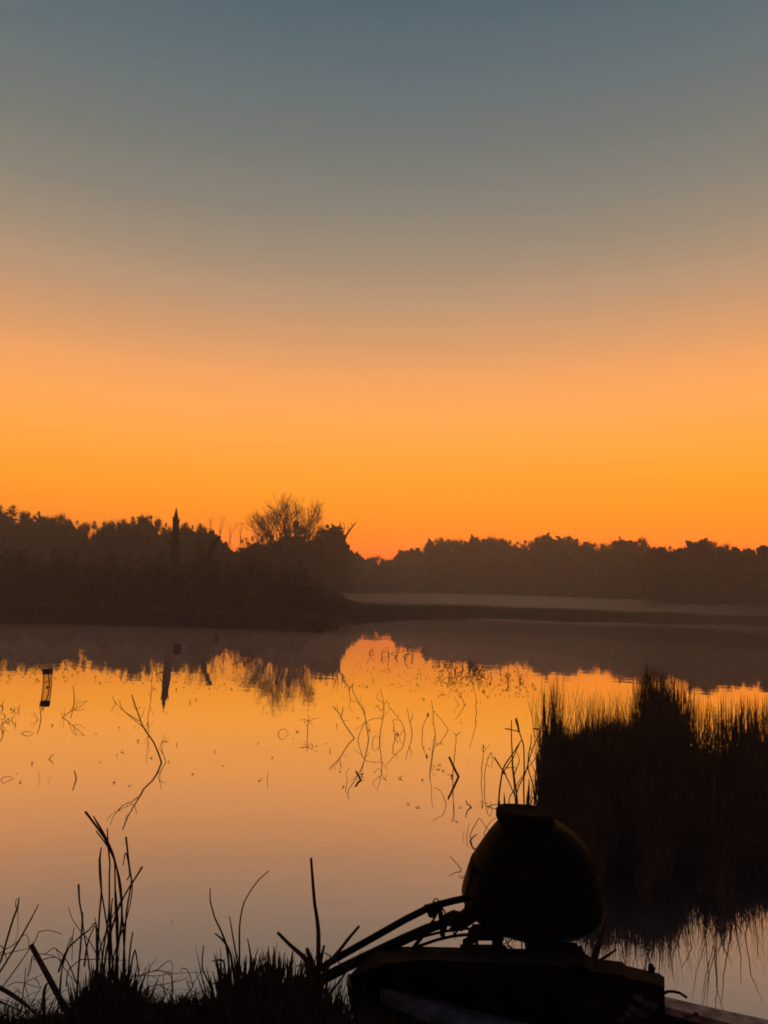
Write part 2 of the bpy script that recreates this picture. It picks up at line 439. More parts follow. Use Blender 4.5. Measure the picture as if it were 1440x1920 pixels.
def bare_meshes(seed, fork=0.3, spread=0.6, depth=6, children=3, thick=0.02, first=5, droop=0.0):
    """unit-height leafless tree as trunk mesh + crown-of-branches mesh"""
    rnd = random.Random(seed); tr = MB(); cr = MB()
    def grow(p, d, ln, r, lev):
        pts = [p]; q = Vector(d)
        for s in range(3):
            q = (q + Vector((rnd.gauss(0, .13), rnd.gauss(0, .13), rnd.gauss(0.03, .08) - droop * lev * .02))).normalized()
            pts.append(pts[-1] + q * ln / 3)
        cr.tube(pts, [r, r * .85, r * .7, r * .55], 4 if lev < 2 else 3, False)
        if lev >= depth: return
        for c in range(children if lev else children + 1):
            at = pts[-1] if c < 2 else pts[rnd.choice((1, 2))]
            ang = rnd.uniform(0, 6.28); sp = rnd.uniform(.3, .75) * (0.8 + 0.2 * spread)
            side = Vector((math.cos(ang), math.sin(ang), rnd.uniform(-.1, .3)))
            nd = (q + side * sp).normalized()
            grow(at, nd, ln * rnd.uniform(.62, .8), r * .56, lev + 1)
    tr.tube([(0, 0, -0.02), (0.005, 0, fork * .5), (0, 0, fork)], [thick * 1.3, thick, thick * .9], 7)
    for i in range(first):
        q = 6.28 * i / first + rnd.uniform(-.3, .3); s = spread * rnd.uniform(0.35, 1)
        grow(Vector((0, 0, fork * rnd.uniform(.8, 1))), Vector((math.cos(q) * s, math.sin(q) * s, 1)).normalized(), 0.26 * (1 - fork) / .7, thick * .6, 1)
    zs = max(v.z for v in cr.v)
    for m_ in (tr, cr):
        for v in m_.v: v.z /= zs
    return tr.mesh('trunk', M['bark']), cr.mesh('crown', M['bark'])

ORD = ['first', 'second', 'third', 'fourth', 'fifth', 'sixth', 'seventh', 'eighth', 'ninth', 'tenth', 'eleventh', 'twelfth', 'thirteenth',
       'fourteenth', 'fifteenth', 'sixteenth', 'seventeenth', 'eighteenth', 'nineteenth', 'twentieth', 'twenty-first', 'twenty-second',
       'twenty-third', 'twenty-fourth', 'twenty-fifth', 'twenty-sixth', 'twenty-seventh', 'twenty-eighth', 'twenty-ninth', 'thirtieth',
       'thirty-first', 'thirty-second', 'thirty-third', 'thirty-fourth', 'thirty-fifth', 'thirty-sixth']
def plant_tree(meshes, x, ytop, D, label, group, wscale=1.0, lean=0.0, cat='tree', name='leafy_tree'):
    a = P(x, 1105, D).x / D
    gz = max(0.0, land_z(a, D))
    top = P(x, ytop, D); H = top.z - gz
    e = empty(name, (P(x, ytop, D).x - 0.035 * 0, D, gz), label, cat, group)
    wscale *= 0.72 if cat == 'tree' and name == 'leafy_tree' else 1
    e.scale = (H * wscale, H * wscale, H); e.rotation_euler = (0, lean, random.uniform(0, 6.28) if abs(lean) < 1e-6 else 0)
    for nm, me in zip(('trunk', 'crown'), meshes):
        link(bpy.data.objects.new(nm, me), e)
    return e
# (x, row of the top, kind, width factor)
left_trees = [(-640, 938, 'round', 1), (-520, 948, 'spread', 1), (-400, 946, 'round', 1), (-280, 942, 'spread', .9), (-170, 940, 'round', 1), (-80, 938, 'spread', .9), (-30, 945, 'round', .9)]
left_vis = [(2, 938, 'loose', .9), (26, 936, 'loose', 1.1), (55, 951, 'round', .7), (74, 948, 'loose', .7), (98, 960, 'round', .7), (114, 957, 'tall', .8), (127, 966, 'round', .6),
            (146, 966, 'loose', .7), (158, 971, 'round', .6), (178, 967, 'loose', .8), (196, 969, 'round', .7), (214, 969, 'spread', .5), (232, 965, 'round', .6), (250, 958, 'loose', .8),
            (268, 957, 'spread', .6), (284, 956, 'round', .6), (299, 963, 'loose', .7), (312, 971, 'round', .5), (348, 971, 'round', .5), (362, 975, 'loose', .6),
            (378, 973, 'round', .5), (386, 982, 'spread', .4)]
for x, y, k, w_ in left_trees:
    plant_tree(random.choice(LEAFY[k]), x, y, tree_d(x), 'dark leafy tree of the left wood standing beyond the picture left edge', 'trees of the left wood out of view', w_)
for i, (x, y, k, w_) in enumerate(left_vis):
    adj = {'loose': 'thin-crowned', 'round': 'dense round', 'tall': 'narrow upright', 'spread': 'broad flat-topped'}[k]
    n = i + 1
    lab = (f'{adj} tree on the wood skyline, {ORD[i]} from the picture left edge' if i < 18 else f'{adj} tree on the skyline, {ORD[i-18]} to the right of the pointed snag')
    plant_tree(LEAFY[k][i % len(LEAFY[k])], x, y, tree_d(x), lab, 'leafy trees on the left skyline', w_)
# bushes stepping down from the big bare tree
for i, (x, y, k, w_, lab) in enumerate([
        (462, 1000, 'loose', .8, 'thin bush on the skyline just left of the big bare tree'),
        (486, 990, 'loose', .7, 'loose bush leaning against the left side of the big bare tree'),
        (508, 985, 'loose', .7, 'loose leafy tree inside the left half of the big bare crown'),
        (536, 978, 'loose', .5, 'slim leafy tree under the left middle of the big bare crown'),
        (556, 966, 'tall', .9, 'dense upright tree in front of the big bare trunk'),
        (580, 984, 'loose', .7, 'thin leafy tree under the right side of the big bare crown'),
        (598, 986, 'loose', .6, 'small leafy tree between the big bare tree and the dense bush'),
        (614, 973, 'round', .75, 'dense round bush right of the big bare tree'),
        (630, 1002, 'round', .45, 'lower dense bush at the foot of the forked dead branch'),
        (642, 1021, 'loose', .6, 'small scrubby tree right beside the forked dead branch'),
        (650, 1034, 'round', .5, 'lowest bush where the left wood ends at the gap')]):
    plant_tree(LEAFY[k][i % len(LEAFY[k])], x, y, tree_d(x) - 2, lab, None, w_)
# big bare tree
big = bare_meshes(11, fork=0.42, spread=1.25, depth=6, children=3, thick=0.024, first=10)
plant_tree(big, 545, 921, 116, 'tallest tree, wide leafless crown of fanned branches on the skyline', None, 0.92, name='bare_tree')
big2 = bare_meshes(23, fork=0.3, spread=1.0, depth=5, children=3, thick=0.014, first=6)
for x, y, w_, lab in [(503, 966, .7, 'leafless tree merging with the left flank of the tallest bare tree'),
                      (590, 968, .6, 'leafless tree merging with the right flank of the tallest bare tree')]:
    plant_tree(big2, x, y, 114, lab, None, w_, name='bare_tree')
sap = [bare_meshes(31 + i, fork=0.72, spread=0.38, depth=4, children=2, thick=0.006, first=3) for i in range(3)]
for i, (x, y, lab) in enumerate([(396, 962, 'slim leafless tree on the sloping skyline, nearest the pointed snag'),
                    (415, 964, 'second slim leafless tree down the sloping skyline after the pointed snag'),
                    (434, 970, 'third slim leafless tree down the sloping skyline after the pointed snag'),
                    (453, 972, 'fourth slim leafless tree, closest to the big bare tree')]):
    plant_tree(sap[i % 3], x, y, tree_d(x), lab, 'slim bare trees on the left slope', .8, name='bare_tree')

# small conifer shape beside the forked dead branch etc: gap trees
for i, (x, y, k, w_) in enumerate([(676, 1042, 'round', 1), (690, 1043, 'spread', .9), (707, 1038, 'spread', 1), (717, 1041, 'round', .9), (733, 1045, 'spread', 1),
                                   (750, 1043, 'round', .9), (764, 1036, 'loose', 1), (779, 1031, 'round', .8), (792, 1027, 'loose', .8)]):
    plant_tree(LEAFY[k][i % 2], x, y, tree_d(x), f'far small tree in the skyline gap, {ORD[i]} from the left wood', 'far trees in the gap', w_)
right_vis = [(806, 1010, 'loose', .9), (818, 1002, 'loose', 1), (829, 1000, 'round', .8), (842, 1002, 'round', .9), (856, 1004, 'spread', .8), (872, 1006, 'round', .8), (886, 1008, 'spread', .7),
             (896, 1001, 'spread', .8), (911, 1005, 'round', .7), (923, 1000, 'spread', .8), (941, 1001, 'spread', 1), (957, 1004, 'round', .7), (971, 1006, 'loose', .8), (985, 1004, 'round', .7),
             (1007, 998, 'spread', 1), (1024, 1006, 'loose', .8), (1037, 1006, 'round', .6), (1051, 1007, 'loose', .7), (1067, 996, 'tall', 1.2), (1081, 1000, 'round', .8), (1098, 1006, 'tall', .9),
             (1115, 1009, 'spread', .7), (1130, 1010, 'round', .7), (1143, 1012, 'spread', .6), (1165, 1013, 'loose', .7), (1182, 1011, 'spread', .8), (1199, 1000, 'round', .75), (1212, 1016, 'round', .7),
             (1226, 1016, 'spread', .6), (1240, 1015, 'loose', .8), (1256, 1014, 'loose', .8), (1272, 1018, 'round', .6), (1289, 1019, 'loose', .7), (1308, 1012, 'loose', .8), (1322, 1003, 'tall', 1.3),
             (1345, 1017, 'spread', .6), (1363, 1012, 'spread', .8), (1378, 1019, 'round', .7), (1396, 1020, 'spread', .8), (1412, 1024, 'round', .7), (1428, 1022, 'loose', .8), (1444, 1026, 'round', .8)]
for i, (x, y, k, w_) in enumerate(right_vis):
    adj = {'loose': 'thin-crowned', 'round': 'dense round', 'tall': 'tall standout', 'spread': 'broad low'}[k]
    lab = (f'{adj} tree on the far even skyline, {ORD[i]} after the gap' if i < 21 else f'{adj} tree on the far even skyline, {ORD[len(right_vis)-1-i]} from the picture right edge')
    plant_tree(LEAFY[k][i % len(LEAFY[k])], x, y, tree_d(x), lab, 'leafy trees on the right skyline', w_)
for x in range(1470, 2100, 45):
    plant_tree(random.choice(LEAFY['round'] + LEAFY['spread']), x, sky_y(x) - random.uniform(0, 8), tree_d(x), 'dark leafy tree of the right wood standing beyond the picture edge', 'trees of the right wood out of view', .9)
for i, (x, y, lab) in enumerate([(797, 1012, 'thin bare spike of a tree at the start of the far even skyline'),
                    (1145, 1004, 'pale leafless tree midway along the far even skyline'), (1160, 1006, 'pale leafless tree right of its twin midway along the skyline'),
                    (1280, 1008, 'bare twiggy tree just before the tall standout tree'), (1297, 1010, 'bare twiggy tree touching the tall standout tree')]):
    plant_tree(sap[i % 3], x, y, tree_d(x) if x > 800 else 300, lab, None, .7, name='bare_tree')

# ------------------------------------------------------------------ traced wood: polylines in photo pixels at one distance
def traced(name, paths, D, mat, label, cat, group=None, jitter=0.0, parent=None, n=5, rscale=1.0):
    b = MB(); o0 = P(*paths[0][0][0], D)
    for pts, r in paths:
        ww = []
        for i, (x, y) in enumerate(pts):
            dd = D + (jitter * math.sin(i * 1.7 + pts[0][0]) if i else 0)
            ww.append(P(x, y, dd))
        if rscale < 1 and not hasattr(r, '__len__') and r < 1.7: r = r * .8
        if not hasattr(r, '__len__'): r = [r * (1 - 0.45 * i / max(1, len(pts) - 1)) for i in range(len(pts))]
        # smooth the polyline a little
        sw, sr = [ww[0]], [r[0]]
        for i in range(1, len(ww)):
            if len(ww) > 2:
                a0 = ww[i - 1]; a1 = ww[i]; m0 = (ww[i] - ww[i - 2]) / 2 if i > 1 else (a1 - a0); m1 = (ww[i + 1] - ww[i - 1]) / 2 if i < len(ww) - 1 else (a1 - a0)
                for u in (1 / 3, 2 / 3):
                    h = [2*u**3-3*u**2+1, u**3-2*u**2+u, -2*u**3+3*u**2, u**3-u**2]
                    sw.append(a0*h[0] + m0*h[1]*.7 + a1*h[2] + m1*h[3]*.7); sr.append(r[i-1]*(1-u)+r[i]*u)
            sw.append(ww[i]); sr.append(r[i])
        b.tube(sw, [max(0.0006, q * D / FPX * rscale) for q in sr], n)
    if parent is not None: return b.build(name, mat, parent)
    return tag(b.build(name, mat, origin=tuple(o0)), label, cat, group)
def gd(x, y, z=0.0): return G(x, y, z).y

# pointed snag at the far left shore and a leaning one beside it
D = 66.0
sn = empty('snag', tuple(P(326, 1150, D)), 'tall pointed dead trunk rising as a dark spike on the left skyline', 'dead tree')
traced('trunk', [([(326, 1152), (327, 1100), (328, 1060), (329, 1030), (329, 1000), (330, 978), (330, 965), (331, 952)], [9, 9, 9, 8.5, 7.5, 5.5, 3.5, .6])], D, M['snagwood'], None, None, parent=sn, n=8)
for pts, r in (([(332, 990), (337, 972)], [2.5, 1]), ([(326, 985), (324, 968)], [2.5, .8]), ([(322, 1020), (309, 1013)], [3.5, 1.5])):
    traced('branch', [(pts, r)], D, M['snagwood'], None, None, parent=sn)
traced('leaning_snag', [([(382, 1152), (384, 1100), (387, 1056)], [11, 9, 6.5]), ([(386, 1060), (398, 1028), (412, 1005)], [5.5, 4.6, 3.6]), ([(385, 1060), (381, 1044)], [4, 1.5])], 64.0, M['snagwood'],
       'leaning broken dead trunk between the pointed snag and the shore willow', 'dead tree', n=7)
will = bare_meshes(51, fork=0.25, spread=0.8, depth=5, children=3, thick=0.02, first=6)
plant_tree(will, 396, 996, 62, 'rounded twiggy willow at the water edge beside the leaning snag', None, .62, name='willow')
plant_tree(bare_meshes(52, fork=0.2, spread=0.9, depth=5, children=3, thick=0.02, first=6), 456, 1010, 62, 'second rounded twiggy willow nearer the big bare tree', None, .6, name='willow')
# forked dead branch
fb = traced('dead_branch', [([(632, 1060), (636, 1040), (643, 1018), (650, 1003), (659, 990), (668, 979)], [3.4, 2.8, 2.3, 2, 1.5, .8]),
      ([(645, 1012), (643, 1000), (640, 988), (637, 977)], [1.6, 1.2, .9, .6]), ([(643, 1000), (646, 990), (644, 978)], [.9, .7, .5]), ([(654, 997), (652, 986)], [.8, .4]),
      ([(661, 987), (658, 980)], [.8, .4])], 113, M['bark'], 'leaning forked dead branch sticking out where the left wood meets the gap', 'dead tree', n=5)
# stubs in the mist
for i, (x, y0, y1, hw, lab) in enumerate([(333, 1214, 1207, 6, 'small square stub in the misty water under the pointed snag'),
                             (406, 1194, 1189, 4, 'little dark stub in the mist left of the second stub'), (444, 1180, 1175, 3.5, 'farthest little dark stub in the mist')]):
    d = gd(x, y0 + 3); b = MB(); b.tube([P(x, y0 + 6, d), P(x, (y0 + y1) / 2, d), P(x + .4, y1, d)], [hw * d / FPX * 1.1, hw * d / FPX * 1.2, hw * d / FPX * 1.1], 8)
    tag(b.build('wooden_stub', M['snagwood'], origin=tuple(P(x, y0, d))), lab, 'stub', 'stubs in the mist')

# ------------------------------------------------------------------ twigs standing in the open water (each one its own thing)
TW = [
 ('branching drowned twig with a long kinked stem, largest in the open water', 1430, [([(303,1431),(297,1413),(288,1392),(277,1376),(269,1364),(263,1350),(257,1332),(250,1312),(247,1303)],2.0),
   ([(269,1364),(255,1352),(240,1340),(228,1328),(224,1312)],1.2), ([(262,1352),(245,1342),(228,1330),(216,1316)],1.0), ([(262,1349),(268,1338),(271,1328)],.8), ([(257,1332),(251,1325),(248,1312)],.8),
   ([(240,1340),(236,1335)],.7), ([(276,1376),(272,1360)],.7)]),
 ('wispy twig cluster touching the largest branching twig', 1428, [([(311,1429),(306,1415),(303,1402),(305,1390),(309,1378)],1.1), ([(305,1392),(312,1391),(317,1389)],.8), ([(306,1415),(300,1404),(301,1395),(306,1386)],.8)]),
 ('short bent stick left of the largest branching twig', 1463, [([(143,1464),(142,1456),(139,1445)],1.9)]),
 ('tiny angled stick above the short bent stick', 1423, [([(92,1423),(96,1418),(101,1413)],1.4)]),
 ('thin upright stick just below the capped container', 1349, [([(77,1350),(76,1335),(74,1321)],1.5)]),
 ('small twiggy fan next to the thin upright stick', 1349, [([(72,1350),(64,1342),(58,1338)],.7), ([(70,1348),(66,1338),(62,1334)],.6), ([(68,1349),(58,1350)],.6)]),
 ('straight upright stick between the capped container and the snag reflection', 1316, [([(139,1317),(139,1303),(137,1285)],1.5)]),
 ('low bushy twig fanning right behind the straight upright stick', 1345, [([(117,1346),(125,1339),(138,1331),(152,1324),(164,1313)],1.1), ([(138,1331),(150,1332),(161,1328)],.7), ([(130,1336),(140,1320),(150,1310)],.7), ([(141,1329),(147,1318),(165,1314)],.7), ([(120,1343),(122,1326)],.6), ([(117,1346),(114,1330)],.6)]),
 ('bent stalk cut by the picture left edge', 1378, [([(6,1380),(4,1370),(-3,1358)],1.6)]),
 ('faint vertical stem left of the pointed snag reflection', 1345, [([(277,1346),(280,1330),(283,1312),(284,1292),(285,1270),(287,1258)],.9), ([(283,1312),(279,1296)],.6), ([(284,1300),(289,1282)],.6), ([(281,1325),(288,1340)],.6)]),
 ('small hooked twig left of the largest branching twig', 1320, [([(217,1320),(213,1312),(211,1304)],1.0)]),
 ('flat loop of stalk floating by the picture left edge', 1461, [([(2,1461),(8,1457),(16,1456),(26,1460)],1.0)]),
 ('ring-like loop of stalk left of the bushy upright sprig', 1376, [([(522,1376),(524,1370),(531,1367),(537,1370),(541,1376)],1.0)]),
 ('bushy upright sprig right of the ring-like loop', 1376, [([(577,1377),(577,1365),(578,1355),(579,1347),(577,1340)],1.1), ([(579,1352),(571,1349),(562,1351)],.8), ([(580,1352),(588,1348),(598,1346)],.8), ([(579,1352),(584,1357),(587,1362)],.7), ([(578,1350),(572,1356),(570,1348)],.7), ([(579,1356),(574,1362)],.6)]),
 ('V-bent twig with a feathery top in mid lake', 1384, [([(664,1384),(656,1372),(648,1361),(642,1350),(638,1340),(631,1332),(623,1325)],1.5), ([(640,1344),(642,1334),(643,1324)],1.0), ([(638,1341),(633,1332),(632,1322)],.8), ([(641,1336),(647,1326)],.6), ([(644,1352),(655,1349)],.6), ([(642,1347),(634,1346)],.6), ([(630,1331),(626,1322)],.5)]),
 ('long arched stalk bending right in mid lake', 1388, [([(671,1388),(674,1376),(682,1360),(691,1351),(704,1347),(719,1347)],1.0)]),
 ('tallest kinked twig in mid lake with a forked top', 1388, [([(691,1389),(690,1376),(687,1360),(685,1345),(681,1332),(674,1320),(668,1309),(662,1297),(660,1286),(663,1280)],1.4), ([(685,1345),(682,1328),(677,1316)],.8), ([(660,1286),(655,1292),(656,1304),(657,1313),(654,1325),(660,1333)],.9), ([(657,1313),(668,1316),(674,1321)],.7), ([(686,1352),(676,1362),(665,1370)],.7), ([(685,1353),(693,1360),(690,1368)],.6), ([(675,1316),(677,1303)],.5), ([(681,1330),(676,1330)],.5)]),
 ('tangled upright twig right of the tallest kinked twig', 1386, [([(712,1386),(713,1372),(716,1358),(718,1345),(720,1330),(719,1318),(717,1305),(714,1292)],1.2), ([(718,1318),(709,1312),(705,1306),(714,1294)],.8), ([(720,1325),(715,1333),(711,1328),(707,1322),(704,1328)],.9), ([(718,1345),(724,1338),(731,1331)],.7), ([(720,1322),(726,1314),(730,1322)],.8), ([(712,1384),(718,1376)],.6), ([(717,1350),(710,1340)],.5)]),
 ('thin upright loop of stalk left of the squiggly stalk', 1393, [([(698,1394),(699,1386),(704,1380),(710,1382),(712,1390)],.9)]),
 ('slanting stalk from the tangled twig down to the right', 1380, [([(760,1381),(758,1368),(755,1358),(748,1348),(738,1335),(727,1323)],1.1), ([(745,1345),(749,1338)],.6)]),
 ('dark squiggly stalk below the slanting stalk', 1382, [([(740,1383),(741,1374),(738,1366),(739,1358),(736,1352),(741,1349),(747,1351)],1.2), ([(747,1372),(742,1378),(737,1386)],.8), ([(750,1380),(757,1368),(750,1376)],.6)]),
 ('short kinked twig right of the slanting stalk', 1377, [([(773,1378),(772,1368),(769,1356),(766,1343),(764,1327)],1.2), ([(769,1355),(773,1345),(774,1335)],.8), ([(771,1348),(777,1344)],.5)]),
 ('bowed stalk with a knobbed tip', 1379, [([(792,1380),(792,1366),(797,1352),(802,1343),(804,1337)],1.1), ([(802,1343),(803,1337)],2.4)]),
 ('tall thin stem standing right of the bowed stalk', 1384, [([(816,1385),(816,1374),(813,1356),(812,1338),(811,1326),(809,1312)],1.2), ([(813,1334),(817,1334)],.8), ([(812,1360),(808,1347)],.5)]),
 ('arched thin stem falling right from the tall thin stem', 1370, [([(841,1371),(836,1361),(827,1349),(820,1341),(814,1335)],1.0)]),
 ('long kinked stem below the water weed tangle', 1322, [([(871,1323),(868,1313),(862,1303),(855,1295)],1.1), ([(866,1327),(857,1317),(852,1305)],.7)]),
 ('thin tall stem right of the water weed tangle', 1336, [([(894,1337),(892,1324),(893,1312),(890,1296),(886,1280),(883,1270)],1.0), ([(892,1322),(896,1314)],.7)]),
 ('forked Y-topped stem behind the thick broken stick', 1458, [([(849,1459),(850,1440),(853,1410),(855,1392),(855,1378)],1.3), ([(855,1379),(850,1373)],.9), ([(855,1379),(864,1372)],1.1)]),
 ('thick dark broken stick leaning right, darkest of the lake sticks', 1458, [([(861,1459),(852,1441),(842,1419)],[2.6,2.6,2.2])]),
 ('small thick dark stick leaning left of the Y-topped stem', 1462, [([(676,1463),(672,1454),(667,1446)],[2.3,2.3,1.8])]),
 ('long limp stem curving down between the lake sticks', 1446, [([(806,1447),(808,1430),(811,1412),(812,1395),(815,1380)],1.0), ([(808,1446),(815,1438),(821,1434)],.6)]),
 ('drooping arch of stalk below the thick dark broken stick', 1509, [([(837,1510),(833,1497),(828,1486),(821,1479),(813,1478)],1.0)]),
 ('thin dotted stalk below the thick dark broken stick', 1515, [([(850,1516),(850,1500),(848,1488)],.9), ([(847,1515),(855,1517)],.8)]),
 ('small dark squiggle stick near the motor', 1515, [([(884,1516),(882,1511),(876,1508),(874,1501)],1.8)]),
 ('short upright reed with a tufted head at the reed bed edge', 1455, [([(904,1456),(903,1440),(906,1420),(907,1402)],1.3), ([(906,1410),(902,1403)],.9), ([(906,1410),(913,1402),(920,1396)],.7), ([(907,1402),(906,1397)],1.8)]),
 ('bowed reed beside the tufted-head reed', 1470, [([(909,1471),(909,1450),(912,1432),(917,1418),(920,1411)],1.2), ([(920,1411),(924,1422),(922,1440)],.9), ([(913,1434),(918,1438)],1.0), ([(917,1418),(912,1424)],.6)]),
 ('V-bent stick nearest the motor cowl', 1628, [([(864,1629),(854,1617),(843,1605)],1.4)]),
 ('pair of thin bowed stems left of the bent reeds', 1568, [([(875,1569),(877,1556),(880,1544)],.9), ([(868,1571),(869,1562),(870,1557)],.8)]),
 ('bent reed folded like a roof beside the motor cowl', 1568, [([(880,1569),(886,1555),(893,1543),(899,1534),(909,1548),(920,1561)],1.2), ([(881,1569),(888,1572),(905,1583)],1.0), ([(912,1580),(908,1562),(913,1550),(922,1538),(934,1531)],1.1)]),
 ('broken dark reed stump with folded leaves beside the motor cowl', 1577, [([(881,1577),(887,1570),(894,1564)],1.8), ([(885,1578),(882,1588),(880,1592)],[2.6,2.2,.8]), ([(885,1578),(889,1590),(890,1604)],[2.8,2.2,1]), ([(891,1577),(891,1588)],1.6)]),
 ('faint little bracket of twigs in the open middle water', 1461, [([(502,1462),(502,1453),(504,1446)],.8), ([(493,1462),(488,1457)],.6)]),
 ('short upright splinter left of the bushy sprig', 1318, [([(356,1319),(357,1312)],1.6)]),
 ('tiny vertical stick under the V-bent feathery twig', 1409, [([(619,1409),(618,1403)],1.3)]),
 ('tiny curved stick left of the V-bent feathery twig', 1362, [([(632,1363),(631,1355)],1.1)]),
 ('faint fan of stems near the right of the gap reflection', 1290, [([(976,1282),(970,1277)],1.0), ([(971,1290),(976,1283)],.8)]),
 ('two faint sprigs low in the open left water', 1462, [([(74,1462),(73,1445)],.6), ([(90,1462),(98,1456)],.5)]),
]
for lab, yw, paths in TW:
    x0 = paths[0][0][0][0]
    d = gd(x0, yw)
    # carry every stem a little below the surface
    pp = []
    for i, (pts, r) in enumerate(paths):
        pts = list(pts)
        if abs(pts[0][1] - yw) < 4: pts = [(pts[0][0], pts[0][1] + 5)] + pts; r = ([r[0]] + list(r)) if hasattr(r, '__len__') else r
        pp.append((pts, r))
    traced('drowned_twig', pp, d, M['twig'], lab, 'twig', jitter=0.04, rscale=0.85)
# faint tangle of brush in the gap reflection and right of it
def tangle(name, label, x0, x1, yb, n, hpx, seed):
    rnd = random.Random(seed); xc = (x0 + x1) / 2; d0 = gd(xc, yb)
    e = empty(name, tuple(G(xc, yb)), label, 'brush', 'brush tangles in the water')
    for i in range(n):
        x = rnd.uniform(x0, x1); d = d0 * rnd.uniform(.9, 1.12); y = 1110 + .035 * (x - 720) + (CAM_H * FPX / d) * 1.0
        pts = [Vector((P(x, y, d).x, d, -0.02))]; q = Vector((rnd.gauss(0, .5), rnd.gauss(0, .3), 1)).normalized(); ln = hpx * d / FPX * rnd.uniform(.3, 1)
        for k in range(5):
            pts.append(pts[-1] + q * ln / 4); q = (q + Vector((rnd.gauss(0, .5), rnd.gauss(0, .3), rnd.gauss(-.15, .3)))).normalized()
        b = MB(); b.tube(pts, [.0075 * d / 12 * v for v in (1, .9, .8, .6, .4, .3)], 3, False); b.build('stem', M['twig'], e)
tangle('brush_tangle', 'tangle of thin brush in the water below the far skyline start', 822, 905, 1262, 60, 26, 1)
tangle('brush_tangle', 'sparse brush sprigs in the bright reflected gap', 690, 800, 1228, 26, 22, 2)
tangle('brush_tangle', 'scattered sprigs right of the thin tall stem', 905, 985, 1275, 16, 22, 3)
tangle('brush_tangle', 'brush strands at the left edge below the misty shore', 0, 40, 1350, 14, 30, 4)
tangle('brush_tangle', 'upright brush strands before the second willow reflection', 420, 480, 1232, 22, 26, 5)

# scum and weed specks on the far water
vv = []; ff = []
rnd = random.Random(77)
for i in range(1500):
    band = rnd.choice([(0, 330, 1238, 1285), (0, 200, 1225, 1262), (640, 1010, 1225, 1290), (820, 1000, 1240, 1300), (330, 640, 1200, 1300), (0, 1000, 1290, 1480)])
    if band[2] == 1290 and rnd.random() < .7: continue
    x = rnd.uniform(band[0], band[1]); y = rnd.uniform(band[2], band[3]) + .03 * (x - 400) * .5
    p = G(x, y, .004); w_ = rnd.uniform(.008, .035); l_ = rnd.uniform(.01, .04); q = rnd.uniform(0, 3.14); k = len(vv)
    u = Vector((math.cos(q), math.sin(q), 0)); n_ = Vector((-u.y, u.x, 0)); z = Vector((0, 0, rnd.uniform(.002, .035)))
    vv += [p - u * l_, p - n_ * w_ * .5 + z * .5, p + u * l_ + z, p + n_ * w_ * .5]; ff.append((k, k + 1, k + 2, k + 3))
b = MB(); b.v = vv; b.f = ff
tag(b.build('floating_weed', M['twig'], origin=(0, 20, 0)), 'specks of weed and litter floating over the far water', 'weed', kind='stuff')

# floating leaves
lv = MB(); lv.v = [Vector(p) for p in ((-.5, 0, 0), (-.15, -.12, .01), (.25, -.1, 0), (.5, .02, .01), (.2, .14, 0), (-.2, .1, .01))]; lv.f = [(0, 1, 2, 3, 4, 5)]
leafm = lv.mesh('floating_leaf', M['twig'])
for i, (x, y, s, lab) in enumerate([(323, 1728, 4, 'single dark leaf floating in the open water above the left tuft'), (867, 1643, 9, 'pointed leaf on the water touching the motor cowl edge'),
        (671, 1346, 4, 'dark floating leaf in the middle of the lake twigs'), (821, 1442, 5, 'floating leaf pair above the small squiggle'),
        (841, 1452, 3, 'floating leaf just left of the thick broken stick'), (863, 1513, 4, 'floating leaf left of the small squiggle stick'),
        (783, 1513, 5, 'small leaf floating beside the drooping arch'), (765, 1507, 4, 'leftmost floating leaf of the row near the drooping arch'), (735, 1283, 5, 'floating leaf in the bright reflected gap'),
        (610, 1394, 3, 'floating bit below the bushy upright sprig'), (418, 1435, 3, 'faint speck floating in the empty water left of centre')]):
    o = link(bpy.data.objects.new('floating_leaf', leafm)); p = G(x, y, 0.006); o.location = p
    sc = s * 2 * p.y / FPX; o.scale = (sc, sc * (0.8 if y > 1600 else 2.2), sc); o.rotation_euler = (0, 0, 0.1); tag(o, lab, 'leaf', 'floating leaves')
traced('floating_stalk', [([(896, 1512), (908, 1514), (920, 1510), (936, 1507)], 1.2)], gd(915, 1512) , M['twig'], 'thin wavy stalk floating level with the cowl rim', 'stalk')

# ------------------------------------------------------------------ capped clear container standing in the water
d = gd(89, 1289); s = d / FPX
ct = empty('container', tuple(G(89, 1289)), 'see-through tube-shaped container with a dark cap standing in the lake', 'container')
ax0 = G(88.5, 1289); ax1 = P(89.5, 1254, d)
def ax(u): return ax0.lerp(ax1, u)
b = MB(); b.tube([ax(-.25), ax(.1), ax(.73)], [8 * s, 8 * s, 8 * s], 20, False)
cm = bpy.data.materials.new('clear_plastic'); cm.use_nodes = True; nt = cm.node_tree; nt.nodes.clear(); N = nt.nodes.new
ou = N('ShaderNodeOutputMaterial'); mxs = N('ShaderNodeMixShader'); trn = N('ShaderNodeBsdfTransparent'); dfs = N('ShaderNodeBsdfDiffuse'); lw = N('ShaderNodeLayerWeight')
lw.inputs[0].default_value = 0.35; dfs.inputs['Color'].default_value = (0.22, 0.12, 0.06, 1); trn.inputs['Color'].default_value = (.93, .88, .84, 1)
rp = N('ShaderNodeMapRange'); rp.inputs['To Min'].default_value = 0.12; rp.inputs['To Max'].default_value = 1.0
nt.links.new(lw.outputs['Facing'], rp.inputs['Value']); nt.links.new(rp.outputs[0], mxs.inputs[0]); nt.links.new(trn.outputs[0], mxs.inputs[1]); nt.links.new(dfs.outputs[0], mxs.inputs[2]); nt.links.new(mxs.outputs[0], ou.inputs[0])
b.build('tube_wall', cm, ct, smooth=True)
